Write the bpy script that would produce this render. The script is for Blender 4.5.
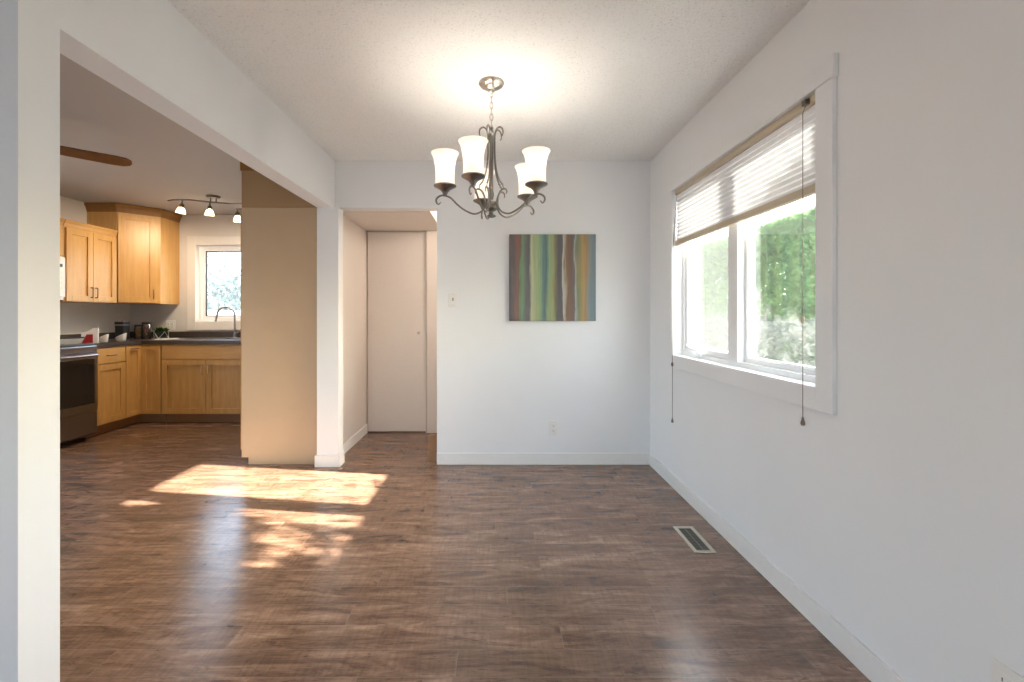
import bpy, bmesh, math, random
from mathutils import Vector, Matrix
PI = math.pi
random.seed(7)
for o in list(bpy.data.objects):
    bpy.data.objects.remove(o)
scene = bpy.context.scene
COL = scene.collection

# ------------------------------------------------------------------ camera
cam_d = bpy.data.cameras.new('camera')
cam = bpy.data.objects.new('camera', cam_d)
COL.objects.link(cam)
cam.location = (0, 0, 1.2)
cam.rotation_euler = (PI / 2, 0, 0)
cam_d.sensor_width = 36
cam_d.lens = 460 / 1024 * 36
cam_d.shift_x = 16 / 1024
cam_d.shift_y = -26 / 1024
cam_d.clip_start = 0.05
cam_d.clip_end = 200
scene.camera = cam

# ------------------------------------------------------------------ world, sun, added fills, exposure
scene.view_settings.view_transform = 'Standard'
scene.view_settings.look = 'None'
scene.view_settings.gamma = 1
scene.view_settings.use_curve_mapping = False
scene.view_settings.exposure = 0.56

world = bpy.data.worlds.new('sky')
scene.world = world
world.use_nodes = True
wn = world.node_tree
wn.nodes.clear()
w_out = wn.nodes.new('ShaderNodeOutputWorld')
w_bg = wn.nodes.new('ShaderNodeBackground')
w_sky = wn.nodes.new('ShaderNodeTexSky')
w_sky.sky_type = 'NISHITA'
w_sky.sun_disc = False
w_sky.sun_elevation = math.radians(26.5)
w_sky.sun_rotation = math.radians(96)
w_sky.dust_density = 3.0
w_bg.inputs['Strength'].default_value = 1.3
w_mix = wn.nodes.new('ShaderNodeMix')       # thin bright cloud over the whole sky
w_mix.data_type = 'RGBA'
w_mix.blend_type = 'ADD'
w_mix.inputs[0].default_value = 1.0
w_mix.inputs[7].default_value = (2.0, 2.1, 2.25, 1)
wn.links.new(w_sky.outputs['Color'], w_mix.inputs[6])
wn.links.new(w_mix.outputs[2], w_bg.inputs['Color'])
wn.links.new(w_bg.outputs['Background'], w_out.inputs['Surface'])

def light(name, kind, loc, energy, color, size=None, size_y=None, direction=None, radius=None):
    d = bpy.data.lights.new(name, kind)
    d.energy = energy
    d.color = color
    o = bpy.data.objects.new(name, d)
    COL.objects.link(o)
    o.location = loc
    if kind == 'AREA':
        d.shape = 'RECTANGLE'
        d.size = size
        d.size_y = size_y
    if radius is not None:
        d.shadow_soft_size = radius
    if direction is not None:
        o.rotation_euler = Vector(direction).to_track_quat('-Z', 'Y').to_euler()
    return o

sun = light('sun', 'SUN', (12, -1, 8), 52.0, (1.0, 0.93, 0.84), direction=(-1, 0.15, -0.462))
sun.data.angle = math.radians(0.6)
# added area fills at unseen openings, living room rear and kitchen left
light('rear_fill', 'AREA', (-1.4, -4.47, 1.6), 14, (0.78, 0.90, 1.0), 2.4, 1.0, (0, 1, 0.3))
light('kitchen_fill', 'AREA', (-4.50, 2.7, 1.15), 3, (0.95, 0.97, 1.0), 0.9, 1.9, (1, 0, 0))

# ------------------------------------------------------------------ helpers
class MB:
    def __init__(self):
        self.bm = bmesh.new()
    def box(self, x0, x1, y0, y1, z0, z1, M=None, bevel=0.0):
        bm = self.bm
        c = [(x0, y0, z0), (x1, y0, z0), (x1, y1, z0), (x0, y1, z0), (x0, y0, z1), (x1, y0, z1), (x1, y1, z1), (x0, y1, z1)]
        v = [bm.verts.new((M @ Vector(p)) if M else p) for p in c]
        fs = [bm.faces.new([v[i] for i in f]) for f in ((0, 3, 2, 1), (4, 5, 6, 7), (0, 1, 5, 4), (1, 2, 6, 5), (2, 3, 7, 6), (3, 0, 4, 7))]
        if bevel:
            es = list({e for f in fs for e in f.edges})
            bmesh.ops.bevel(bm, geom=es, offset=bevel, segments=2, affect='EDGES', profile=0.5)
        return self
    def prism(self, pts, z0, z1, M=None):
        """pts counter-clockwise outline in xy, extruded in z"""
        bm = self.bm
        a = [bm.verts.new((M @ Vector((p[0], p[1], z0))) if M else (p[0], p[1], z0)) for p in pts]
        b = [bm.verts.new((M @ Vector((p[0], p[1], z1))) if M else (p[0], p[1], z1)) for p in pts]
        bm.faces.new(a[::-1]); bm.faces.new(b)
        n = len(pts)
        for i in range(n):
            bm.faces.new((a[i], a[(i + 1) % n], b[(i + 1) % n], b[i]))
        return self
    def lathe(self, prof, center=(0, 0, 0), seg=32, axis=None, M=None, close=False):
        """prof: list of (r, z); revolved round z at center"""
        bm = self.bm
        T = Matrix.Translation(center)
        if axis is not None:
            T = T @ Vector(axis).to_track_quat('Z', 'Y').to_matrix().to_4x4()
        if M: T = M @ T
        rings = []
        for r, z in prof:
            if r < 1e-6:
                rings.append([bm.verts.new(T @ Vector((0, 0, z)))])
            else:
                rings.append([bm.verts.new(T @ Vector((r * math.cos(2 * PI * k / seg), r * math.sin(2 * PI * k / seg), z))) for k in range(seg)])
        pairs = list(zip(rings, rings[1:]))
        if close: pairs.append((rings[-1], rings[0]))
        for A, B in pairs:
            for k in range(seg):
                k2 = (k + 1) % seg
                if len(A) == 1 and len(B) == 1: continue
                if len(A) == 1: bm.faces.new((A[0], B[k2], B[k]))
                elif len(B) == 1: bm.faces.new((A[k], A[k2], B[0]))
                else: bm.faces.new((A[k], A[k2], B[k2], B[k]))
        return self
    def tube(self, path, r, seg=8, M=None, caps=True, closed=False):
        """path list of points, r a radius or list of radii"""
        bm = self.bm
        P = [Vector(p) for p in path]
        n = len(P)
        rr = r if isinstance(r, (list, tuple)) else [r] * n
        rings = []
        prev = None
        for i in range(n):
            if closed: t = P[(i + 1) % n] - P[(i - 1) % n]
            elif i == 0: t = P[1] - P[0]
            elif i == n - 1: t = P[-1] - P[-2]
            else: t = P[i + 1] - P[i - 1]
            t.normalize()
            if prev is None:
                u = t.orthogonal().normalized()
            else:
                u = prev - t * prev.dot(t)
                u = u.normalized() if u.length > 1e-6 else t.orthogonal().normalized()
            prev = u
            w = t.cross(u)
            ring = []
            for k in range(seg):
                a = 2 * PI * k / seg
                p = P[i] + (u * math.cos(a) + w * math.sin(a)) * rr[i]
                ring.append(bm.verts.new((M @ p) if M else p))
            rings.append(ring)
        pairs = list(zip(rings, rings[1:]))
        if closed: pairs.append((rings[-1], rings[0]))
        for A, B in pairs:
            for k in range(seg):
                bm.faces.new((A[k], A[(k + 1) % seg], B[(k + 1) % seg], B[k]))
        if caps and not closed:
            bm.faces.new(rings[0][::-1]); bm.faces.new(rings[-1])
        return self
    def sphere(self, c, r, seg=16, sc=(1, 1, 1)):
        T = Matrix.Translation(c) @ Matrix.Diagonal((sc[0], sc[1], sc[2], 1))
        bmesh.ops.create_uvsphere(self.bm, u_segments=seg, v_segments=max(6, seg // 2), radius=r, matrix=T)
        return self
    def grid(self, f, nu, nv):
        bm = self.bm
        V = [[bm.verts.new(f(i / nu, j / nv)) for j in range(nv + 1)] for i in range(nu + 1)]
        for i in range(nu):
            for j in range(nv):
                bm.faces.new((V[i][j], V[i + 1][j], V[i + 1][j + 1], V[i][j + 1]))
        return self

def smooth_path(pts, n=6):
    """Catmull-Rom through pts"""
    P = [Vector(p) for p in pts]
    P = [P[0] * 2 - P[1]] + P + [P[-1] * 2 - P[-2]]
    out = []
    for i in range(1, len(P) - 2):
        for k in range(n):
            t = k / n
            a, b, c, d = P[i - 1], P[i], P[i + 1], P[i + 2]
            out.append(0.5 * ((2 * b) + (c - a) * t + (2 * a - 5 * b + 4 * c - d) * t * t + (3 * b - a - 3 * c + d) * t ** 3))
    out.append(P[-2])
    return out

def root_matrix(o):
    M = Matrix.Identity(4)
    while o is not None:
        M = o.matrix_basis @ M
        o = o.parent
    return M

def mesh_obj(name, mb, mat, parent=None, world=True, smooth=False, angle=40):
    """link one mesh object; with world=True the geometry is given in world coordinates"""
    bm = mb.bm
    if parent is not None and world:
        bm.transform(root_matrix(parent).inverted())
    bmesh.ops.recalc_face_normals(bm, faces=bm.faces)
    me = bpy.data.meshes.new(name)
    bm.to_mesh(me)
    bm.free()
    if smooth:
        for p in me.polygons: p.use_smooth = True
        try: me.set_sharp_from_angle(angle=math.radians(angle))
        except Exception: pass
    mats = mat if isinstance(mat, (list, tuple)) else [mat]
    for m in mats: me.materials.append(m)
    o = bpy.data.objects.new(name, me)
    COL.objects.link(o)
    if parent is not None: o.parent = parent
    return o

def tag(o, label=None, cat=None, group=None, kind=None):
    if label: o['label'] = label
    if cat: o['category'] = cat
    if group: o['group'] = group
    if kind: o['kind'] = kind
    return o

def thing(name, label, cat, loc, rz=0.0, group=None):
    o = bpy.data.objects.new(name, None)
    o.empty_display_size = 0.1
    COL.objects.link(o)
    o.location = loc
    o.rotation_euler = (0, 0, rz)
    return tag(o, label, cat, group)

def struct(name, mb, mat, parent=None, label=None, smooth=False):
    o = mesh_obj(name, mb, mat, parent, smooth=smooth)
    if parent is None: o['kind'] = 'structure'
    if label: o['label'] = label
    return o

def copy_tree(o, parent=None):
    c = o.copy()
    COL.objects.link(c)
    c.parent = parent
    for ch in [x for x in bpy.data.objects if x.parent == o]:
        copy_tree(ch, c)
    return c

# ------------------------------------------------------------------ materials
def lin(r, g, b):
    f = lambda c: (c / 255 / 12.92) if c / 255 <= 0.04045 else ((c / 255 + 0.055) / 1.055) ** 2.4
    return (f(r), f(g), f(b), 1)

class Mat:
    def __init__(self, name):
        self.m = bpy.data.materials.new(name)
        self.m.use_nodes = True
        self.t = self.m.node_tree
        self.b = self.t.nodes['Principled BSDF']
    def n(self, kind, **kw):
        nd = self.t.nodes.new(kind)
        for k, v in kw.items():
            if k in nd.inputs.keys(): nd.inputs[k].default_value = v
            else: setattr(nd, k, v)
        return nd
    def l(self, a, b): self.t.links.new(a, b)
    def coords(self, scale=(1, 1, 1), which='Object', rot=(0, 0, 0)):
        tc = self.n('ShaderNodeTexCoord')
        mp = self.n('ShaderNodeMapping')
        mp.inputs['Scale'].default_value = scale
        mp.inputs['Rotation'].default_value = rot
        self.l(tc.outputs[which], mp.inputs['Vector'])
        return mp.outputs['Vector']
    def noise(self, vec, scale=5, detail=4, rough=0.55, dist=0.0):
        nd = self.n('ShaderNodeTexNoise')
        nd.inputs['Scale'].default_value = scale
        nd.inputs['Detail'].default_value = detail
        nd.inputs['Roughness'].default_value = rough
        nd.inputs['Distortion'].default_value = dist
        self.l(vec, nd.inputs['Vector'])
        return nd.outputs['Fac']
    def ramp(self, fac, stops, interp='LINEAR'):
        nd = self.n('ShaderNodeValToRGB')
        cr = nd.color_ramp
        cr.interpolation = interp
        while len(cr.elements) < len(stops): cr.elements.new(0.5)
        for e, (p, c) in zip(cr.elements, stops):
            e.position = p
            e.color = c if len(c) == 4 else (*c, 1)
        self.l(fac, nd.inputs['Fac'])
        return nd.outputs['Color']
    def mix(self, a, b, fac, blend='MIX'):
        nd = self.n('ShaderNodeMix', data_type='RGBA', blend_type=blend)
        for s, v in ((nd.inputs[0], fac), (nd.inputs[6], a), (nd.inputs[7], b)):
            if hasattr(v, 'links') or isinstance(v, bpy.types.NodeSocket): self.l(v, s)
            else: s.default_value = v
        return nd.outputs[2]
    def bump(self, height, strength=0.2, distance=0.01):
        nd = self.n('ShaderNodeBump')
        nd.inputs['Strength'].default_value = strength
        nd.inputs['Distance'].default_value = distance
        self.l(height, nd.inputs['Height'])
        self.l(nd.outputs['Normal'], self.b.inputs['Normal'])
    def set(self, **kw):
        for k, v in kw.items():
            k = k.replace('_', ' ')
            if isinstance(v, bpy.types.NodeSocket): self.l(v, self.b.inputs[k])
            else: self.b.inputs[k].default_value = v
        return self

def simple(name, col, rough=0.5, metal=0.0, var=0.04, scale=30, **kw):
    """plain surface with a slight mottling"""
    M = Mat(name)
    f = M.noise(M.coords(), scale, 3)
    c2 = tuple(max(0, c * (1 - var * 2)) for c in col[:3]) + (1,)
    M.set(Base_Color=M.ramp(f, [(0.3, c2), (0.7, col)]), Roughness=rough, Metallic=metal, **kw)
    return M.m

def wall_paint(name, col, bump=0.05):
    M = Mat(name)
    v = M.coords()
    f = M.noise(v, 2.0, 2)
    M.set(Base_Color=M.ramp(f, [(0.3, tuple(c * 0.975 for c in col[:3]) + (1,)), (0.7, col)]), Roughness=0.62)
    M.b.inputs['Specular IOR Level'].default_value = 0.3
    M.bump(M.noise(v, 260, 2), bump, 0.002)
    return M.m

def popcorn(name, col):
    M = Mat(name)
    v = M.coords()
    n1 = M.noise(v, 95, 4, 0.7)
    n2 = M.noise(v, 38, 2, 0.5)
    h = M.mix(n1, n2, 0.35)
    M.set(Base_Color=M.ramp(n1, [(0.32, tuple(c * 0.78 for c in col[:3]) + (1,)), (0.44, col)]), Roughness=0.9)
    M.b.inputs['Specular IOR Level'].default_value = 0.1
    M.bump(h, 0.75, 0.012)
    return M.m

def floor_wood(name):
    M = Mat(name)
    v = M.coords()
    # every row of boards starts at its own random offset
    sp = M.n('ShaderNodeSeparateXYZ'); M.l(v, sp.inputs[0])
    dv = M.n('ShaderNodeMath', operation='DIVIDE'); M.l(sp.outputs['Y'], dv.inputs[0]); dv.inputs[1].default_value = 0.127
    fl = M.n('ShaderNodeMath', operation='FLOOR'); M.l(dv.outputs[0], fl.inputs[0])
    wnz = M.n('ShaderNodeTexWhiteNoise', noise_dimensions='1D'); M.l(fl.outputs[0], wnz.inputs['W'])
    ml = M.n('ShaderNodeMath', operation='MULTIPLY'); M.l(wnz.outputs['Value'], ml.inputs[0]); ml.inputs[1].default_value = 1.22
    ax = M.n('ShaderNodeMath', operation='ADD'); M.l(sp.outputs['X'], ax.inputs[0]); M.l(ml.outputs[0], ax.inputs[1])
    cbv = M.n('ShaderNodeCombineXYZ'); M.l(ax.outputs[0], cbv.inputs[0]); M.l(sp.outputs['Y'], cbv.inputs[1])
    br = M.n('ShaderNodeTexBrick')
    M.l(cbv.outputs[0], br.inputs['Vector'])
    br.offset = 0.0
    br.offset_frequency = 2
    br.inputs['Color1'].default_value = (0, 0, 0, 1)
    br.inputs['Color2'].default_value = (1, 1, 1, 1)
    br.inputs['Mortar'].default_value = (0.5, 0.5, 0.5, 1)
    br.inputs['Scale'].default_value = 1
    br.inputs['Brick Width'].default_value = 1.22
    br.inputs['Row Height'].default_value = 0.127
    br.inputs['Mortar Size'].default_value = 0.0007
    br.inputs['Mortar Smooth'].default_value = 0.2
    br.inputs['Bias'].default_value = 0
    # each board offsets the grain so the pattern breaks at the joints
    off = M.n('ShaderNodeVectorMath', operation='MULTIPLY')
    M.l(br.outputs['Color'], off.inputs[0])
    off.inputs[1].default_value = (7.3, 3.1, 5.7)
    add = M.n('ShaderNodeVectorMath', operation='ADD')
    M.l(v, add.inputs[0]); M.l(off.outputs['Vector'], add.inputs[1])
    def grain(sx, sy, scale, detail, rough, dist):
        mp = M.n('ShaderNodeMapping')
        mp.inputs['Scale'].default_value = (sx, sy, 1.0)
        M.l(add.outputs['Vector'], mp.inputs['Vector'])
        return M.noise(mp.outputs['Vector'], scale, detail, rough, dist)
    g1 = grain(0.9, 4.2, 3.0, 9, 0.70, 0.9)       # broad figure of each board
    g2 = grain(2.0, 20.0, 3.6, 6, 0.72, 0.5)      # fine streaks
    g3 = grain(46.0, 5.0, 1.5, 3, 0.6, 0.0)       # saw marks across the boards
    g4 = grain(2.2, 9.0, 2.6, 6, 0.74, 1.4)       # dark knots and scars
    c = M.ramp(g1, [(0.30, FLOOR[0]), (0.43, FLOOR[1]), (0.55, FLOOR[2]), (0.70, FLOOR[3])])
    c = M.mix(c, M.ramp(g2, [(0.30, (0.55, 0.52, 0.50, 1)), (0.50, (1, 1, 1, 1)), (0.75, (1.12, 1.10, 1.08, 1))]), 0.75, 'MULTIPLY')
    c = M.mix(c, M.ramp(g3, [(0.38, (0.72, 0.72, 0.72, 1)), (0.58, (1.06, 1.06, 1.06, 1))]), 0.55, 'MULTIPLY')
    c = M.mix(c, M.ramp(br.outputs['Color'], [(0.0, (0.82, 0.80, 0.79, 1)), (1.0, (1.06, 1.05, 1.04, 1))]), 0.9, 'MULTIPLY')
    c = M.mix(c, M.ramp(g4, [(0.57, (1, 1, 1, 1)), (0.66, (0.40, 0.36, 0.33, 1))]), 0.85, 'MULTIPLY')
    g5 = grain(4.5, 16.0, 2.4, 4, 0.7, 1.0)
    c = M.mix(c, M.ramp(g5, [(0.58, (1, 1, 1, 1)), (0.70, (0.34, 0.30, 0.28, 1))]), 0.8, 'MULTIPLY')
    c = M.mix(c, (0.30, 0.225, 0.18, 1), br.outputs['Fac'])
    M.set(Base_Color=c, Roughness=M.ramp(g1, [(0.3, (0.25,) * 3), (0.7, (0.20,) * 3)]))
    M.b.inputs['Specular IOR Level'].default_value = 1.0
    M.b.inputs['Anisotropic'].default_value = 0.8          # embossed grain along the boards
    tg = M.n('ShaderNodeCombineXYZ'); tg.inputs[1].default_value = 1.0
    M.l(tg.outputs[0], M.b.inputs['Tangent'])
    h = M.mix(g2, g3, 0.15)
    h = M.mix(h, (0, 0, 0, 1), br.outputs['Fac'])
    M.bump(h, 0.2, 0.003)
    return M.m

FLOOR = [lin(74, 54, 43), lin(118, 90, 73), lin(142, 112, 93), lin(172, 142, 120)]

def maple(name, tint=(1, 1, 1), vertical=True):
    M = Mat(name)
    v = M.coords(scale=(9, 9, 0.9) if vertical else (0.9, 9, 9))
    g = M.noise(v, 3.0, 6, 0.6, 0.4)
    g2 = M.noise(M.coords(), 3, 2)
    a, b = lin(198, 150, 84), lin(212, 168, 102)
    a = (a[0] * tint[0], a[1] * tint[1], a[2] * tint[2], 1)
    b = (b[0] * tint[0], b[1] * tint[1], b[2] * tint[2], 1)
    c = M.ramp(g, [(0.30, a), (0.70, b)])
    c = M.mix(c, M.ramp(g2, [(0.3, (0.9, 0.88, 0.86, 1)), (0.7, (1, 1, 1, 1))]), 0.7, 'MULTIPLY')
    M.set(Base_Color=c, Roughness=0.38)
    M.bump(g, 0.04, 0.001)
    return M.m

def glass_pane(name, haze=0.0, gloss=1.0):
    """thin clear pane, with an optional whitish haze mixed in to imitate window glare"""
    M = Mat(name)
    t = M.t
    t.nodes.remove(M.b)
    out = t.nodes['Material Output']
    tr = M.n('ShaderNodeBsdfTransparent'); tr.inputs['Color'].default_value = (0.96, 0.98, 0.97, 1)
    gl = M.n('ShaderNodeBsdfGlossy'); gl.inputs['Roughness'].default_value = 0.02
    fr = M.n('ShaderNodeFresnel'); fr.inputs['IOR'].default_value = 1.45
    mx = M.n('ShaderNodeMixShader')
    mul = M.n('ShaderNodeMath', operation='MULTIPLY'); mul.inputs[1].default_value = gloss
    M.l(fr.outputs['Fac'], mul.inputs[0])
    M.l(mul.outputs[0], mx.inputs['Fac'])
    M.l(tr.outputs[0], mx.inputs[1]); M.l(gl.outputs[0], mx.inputs[2])
    last = mx.outputs[0]
    if haze:
        ts = M.n('ShaderNodeBsdfTranslucent'); ts.inputs['Color'].default_value = (0.85, 0.88, 0.9, 1)
        nz = M.noise(M.coords(), 3.0, 4)
        mp = M.n('ShaderNodeMapRange')
        M.l(nz, mp.inputs['Value'])
        mp.inputs['From Min'].default_value = 0.3; mp.inputs['From Max'].default_value = 0.7
        mp.inputs['To Min'].default_value = haze * 0.75; mp.inputs['To Max'].default_value = haze * 1.25
        m2 = M.n('ShaderNodeMixShader')
        M.l(mp.outputs[0], m2.inputs['Fac'])
        M.l(last, m2.inputs[1]); M.l(ts.outputs[0], m2.inputs[2])
        last = m2.outputs[0]
    M.l(last, out.inputs['Surface'])
    return M.m

def shade_fabric(name, trans):
    M = Mat(name)
    t = M.t
    t.nodes.remove(M.b)
    out = t.nodes['Material Output']
    c = M.ramp(M.noise(M.coords(scale=(1, 1, 1)), 220, 2), [(0.3, (0.80, 0.81, 0.83, 1)), (0.7, (0.86, 0.875, 0.90, 1))])
    d = M.n('ShaderNodeBsdfDiffuse'); M.l(c, d.inputs['Color'])
    s = M.n('ShaderNodeBsdfTranslucent'); M.l(c, s.inputs['Color'])
    mx = M.n('ShaderNodeMixShader'); mx.inputs['Fac'].default_value = trans
    M.l(d.outputs[0], mx.inputs[1]); M.l(s.outputs[0], mx.inputs[2])
    M.l(mx.outputs[0], out.inputs['Surface'])
    return M.m

def frosted(name, trans=0.5, emis=None, strength=0.0):
    M = Mat(name)
    t = M.t
    t.nodes.remove(M.b)
    out = t.nodes['Material Output']
    c = M.ramp(M.noise(M.coords(), 60, 2), [(0.3, (0.90, 0.87, 0.82, 1)), (0.7, (0.95, 0.93, 0.89, 1))])
    d = M.n('ShaderNodeBsdfDiffuse'); M.l(c, d.inputs['Color'])
    s = M.n('ShaderNodeBsdfTranslucent'); M.l(c, s.inputs['Color'])
    mx = M.n('ShaderNodeMixShader'); mx.inputs['Fac'].default_value = trans
    M.l(d.outputs[0], mx.inputs[1]); M.l(s.outputs[0], mx.inputs[2])
    last = mx.outputs[0]
    if strength:
        e = M.n('ShaderNodeEmission'); e.inputs['Color'].default_value = emis; e.inputs['Strength'].default_value = strength
        ad = M.n('ShaderNodeAddShader')
        M.l(last, ad.inputs[0]); M.l(e.outputs[0], ad.inputs[1])
        last = ad.outputs[0]
    M.l(last, out.inputs['Surface'])
    return M.m

def emitter(name, col, strength):
    M = Mat(name)
    M.set(Base_Color=(0.9, 0.9, 0.9, 1), Emission_Color=col, Emission_Strength=strength)
    return M.m

def leaf_mat(name, dark, mid, bright):
    M = Mat(name)
    t = M.t
    t.nodes.remove(M.b)
    out = t.nodes['Material Output']
    f = M.noise(M.coords(), 9, 4, 0.7)
    c = M.ramp(f, [(0.32, dark), (0.5, mid), (0.68, bright)])
    d = M.n('ShaderNodeBsdfDiffuse'); M.l(c, d.inputs['Color'])
    s = M.n('ShaderNodeBsdfTranslucent'); M.l(c, s.inputs['Color'])
    mx = M.n('ShaderNodeMixShader'); mx.inputs['Fac'].default_value = 0.5
    M.l(d.outputs[0], mx.inputs[1]); M.l(s.outputs[0], mx.inputs[2])
    M.l(mx.outputs[0], out.inputs['Surface'])
    return M.m

def painting_mat():
    """vertical brushed stripes; u runs 0..1 across the canvas (object x, 0.69 m wide, centred)"""
    M = Mat('painted_canvas')
    tc = M.n('ShaderNodeTexCoord')
    sep = M.n('ShaderNodeSeparateXYZ'); M.l(tc.outputs['Object'], sep.inputs[0])
    u = M.n('ShaderNodeMapRange')
    M.l(sep.outputs['X'], u.inputs['Value'])
    u.inputs['From Min'].default_value = -0.345; u.inputs['From Max'].default_value = 0.345
    mp = M.n('ShaderNodeMapping'); mp.inputs['Scale'].default_value = (9, 1, 1.3)
    M.l(tc.outputs['Object'], mp.inputs['Vector'])
    w = M.noise(mp.outputs['Vector'], 2.0, 5, 0.6)
    wm = M.n('ShaderNodeMapRange'); M.l(w, wm.inputs['Value'])
    wm.inputs['From Min'].default_value = 0.2; wm.inputs['From Max'].default_value = 0.8
    wm.inputs['To Min'].default_value = -0.035; wm.inputs['To Max'].default_value = 0.035
    ad = M.n('ShaderNodeMath', operation='ADD'); M.l(u.outputs[0], ad.inputs[0]); M.l(wm.outputs[0], ad.inputs[1])
    stops = [(0.00, lin(78, 80, 90)), (0.055, lin(104, 96, 96)), (0.085, lin(150, 92, 82)), (0.115, lin(112, 100, 84)),
             (0.15, lin(118, 160, 118)), (0.19, lin(108, 112, 112)), (0.225, lin(98, 92, 100)), (0.255, lin(196, 200, 168)),
             (0.30, lin(178, 190, 140)), (0.345, lin(150, 176, 132)), (0.38, lin(102, 142, 134)), (0.42, lin(84, 116, 124)),
             (0.455, lin(142, 172, 134)), (0.50, lin(160, 170, 118)), (0.535, lin(126, 118, 88)), (0.57, lin(86, 84, 92))]
    stops2 = [(0.57, lin(86, 84, 92)), (0.615, lin(92, 90, 100)), (0.63, lin(200, 198, 190)), (0.65, lin(168, 160, 140)),
              (0.67, lin(128, 92, 66)), (0.72, lin(112, 88, 78)), (0.755, lin(106, 98, 104)), (0.765, lin(170, 180, 170)),
              (0.79, lin(118, 128, 100)), (0.825, lin(148, 142, 90)), (0.855, lin(182, 148, 84)), (0.885, lin(168, 128, 92)),
              (0.915, lin(136, 142, 132)), (0.95, lin(112, 134, 140)), (1.0, lin(104, 122, 136))]
    a = M.ramp(ad.outputs[0], stops)
    b = M.ramp(ad.outputs[0], stops2)
    gt = M.n('ShaderNodeMath', operation='GREATER_THAN'); M.l(ad.outputs[0], gt.inputs[0]); gt.inputs[1].default_value = 0.57
    c = M.mix(a, b, gt.outputs[0])
    mp2 = M.n('ShaderNodeMapping'); mp2.inputs['Scale'].default_value = (55, 1, 1.0)
    M.l(tc.outputs['Object'], mp2.inputs['Vector'])
    st = M.noise(mp2.outputs['Vector'], 2.0, 4, 0.6)
    c = M.mix(c, M.ramp(st, [(0.3, (0.72, 0.72, 0.74, 1)), (0.65, (1.08, 1.08, 1.06, 1))]), 0.8, 'MULTIPLY')
    # broad patches of cooler / warmer overpainting
    mp3 = M.n('ShaderNodeMapping'); mp3.inputs['Scale'].default_value = (5, 1, 1.6)
    M.l(tc.outputs['Object'], mp3.inputs['Vector'])
    pt = M.noise(mp3.outputs['Vector'], 1.5, 2)
    c = M.mix(c, M.ramp(pt, [(0.4, lin(112, 132, 138)), (0.6, lin(176, 136, 92))]), M.ramp(pt, [(0.25, (0.32,) * 3), (0.42, (0.0,) * 3), (0.6, (0.0,) * 3), (0.75, (0.3,) * 3)]))
    c = M.mix(c, lin(118, 120, 116), 0.16)
    M.set(Base_Color=c, Roughness=0.55)
    M.bump(st, 0.15, 0.002)
    return M.m

WALL = wall_paint('wall_paint_white', (0.83, 0.845, 0.86, 1))
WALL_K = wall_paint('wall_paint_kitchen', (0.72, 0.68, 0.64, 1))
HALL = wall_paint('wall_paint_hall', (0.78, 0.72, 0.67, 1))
CEIL = popcorn('ceiling_texture', (0.90, 0.915, 0.925, 1))
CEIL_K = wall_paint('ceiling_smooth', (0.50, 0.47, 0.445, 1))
TRIM = simple('trim_white_gloss', (0.84, 0.84, 0.83, 1), 0.35, var=0.01)
DOORW = simple('door_paint', (0.80, 0.74, 0.69, 1), 0.45, var=0.01)
VINYL = simple('white_vinyl', (0.86, 0.87, 0.88, 1), 0.3, var=0.01)
PLASTIC = simple('white_plastic', (0.82, 0.81, 0.79, 1), 0.35, var=0.01)
DARKSLOT = simple('dark_slot', (0.03, 0.03, 0.03, 1), 0.5)
WOODFLOOR = floor_wood('laminate_floor')
MAPLE = maple('maple_cabinet')
MAPLE_H = maple('maple_horizontal', vertical=False)
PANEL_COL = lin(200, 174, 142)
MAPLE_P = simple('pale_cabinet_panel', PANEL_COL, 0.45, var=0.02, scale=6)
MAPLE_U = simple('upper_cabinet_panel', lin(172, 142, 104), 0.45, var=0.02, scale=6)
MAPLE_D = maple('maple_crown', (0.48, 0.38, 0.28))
TOEK = simple('toe_kick_brown', lin(150, 112, 76), 0.5)
STEEL = simple('stainless_steel', (0.36, 0.35, 0.35, 1), 0.3, 1.0, var=0.02)
NICKEL = simple('brushed_nickel', (0.62, 0.58, 0.52, 1), 0.28, 1.0, var=0.03)
DARKNICKEL = simple('dark_nickel', (0.26, 0.23, 0.20, 1), 0.32, 1.0, var=0.03)
BRONZE = simple('pewter_bronze', (0.30, 0.28, 0.255, 1), 0.34, 1.0, var=0.12)
DARKMETAL = simple('dark_pull_metal', (0.16, 0.13, 0.11, 1), 0.35, 1.0)
BLACKGLASS = simple('black_oven_glass', (0.012, 0.011, 0.012, 1), 0.08)
BLACK = simple('black_plastic', (0.02, 0.02, 0.022, 1), 0.35)
COUNTER = None
def counter_mat():
    M = Mat('laminate_counter')
    v = M.coords()
    f = M.noise(v, 190, 3, 0.8)
    M.set(Base_Color=M.ramp(f, [(0.35, lin(44, 36, 32)), (0.52, lin(70, 60, 54)), (0.7, lin(100, 88, 80))]), Roughness=0.3)
    return M.m
COUNTER = counter_mat()
BEIGE = simple('beige_blind_rail', lin(200, 186, 164), 0.45, var=0.02)
FABRIC = shade_fabric('pleated_shade_fabric', 0.062)
FABRIC2 = shade_fabric('pleated_shade_fabric_doubled', 0.014)
CORD = simple('grey_cord', lin(120, 114, 108), 0.7)
GLASS = glass_pane('clear_glass', 0.008, 0.6)
GLASS_H = glass_pane('screened_glass', 0.010, 0.6)
GLASS_K = glass_pane('kitchen_glass', 0.05, 0.6)
SHADE = frosted('frosted_lamp_glass', 0.24, (1.0, 0.88, 0.74, 1), 0.22)
SPOTGLASS = frosted('frosted_spot_glass', 0.5, (1.0, 0.78, 0.5, 1), 0.9)
BULB = emitter('warm_bulb', (1.0, 0.88, 0.75, 1), 54)
SPOTBULB = emitter('warm_spot_bulb', (1.0, 0.74, 0.46, 1), 300)
FANWOOD = simple('fan_blade_oak', lin(120, 76, 34), 0.4, var=0.15, scale=12)
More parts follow.
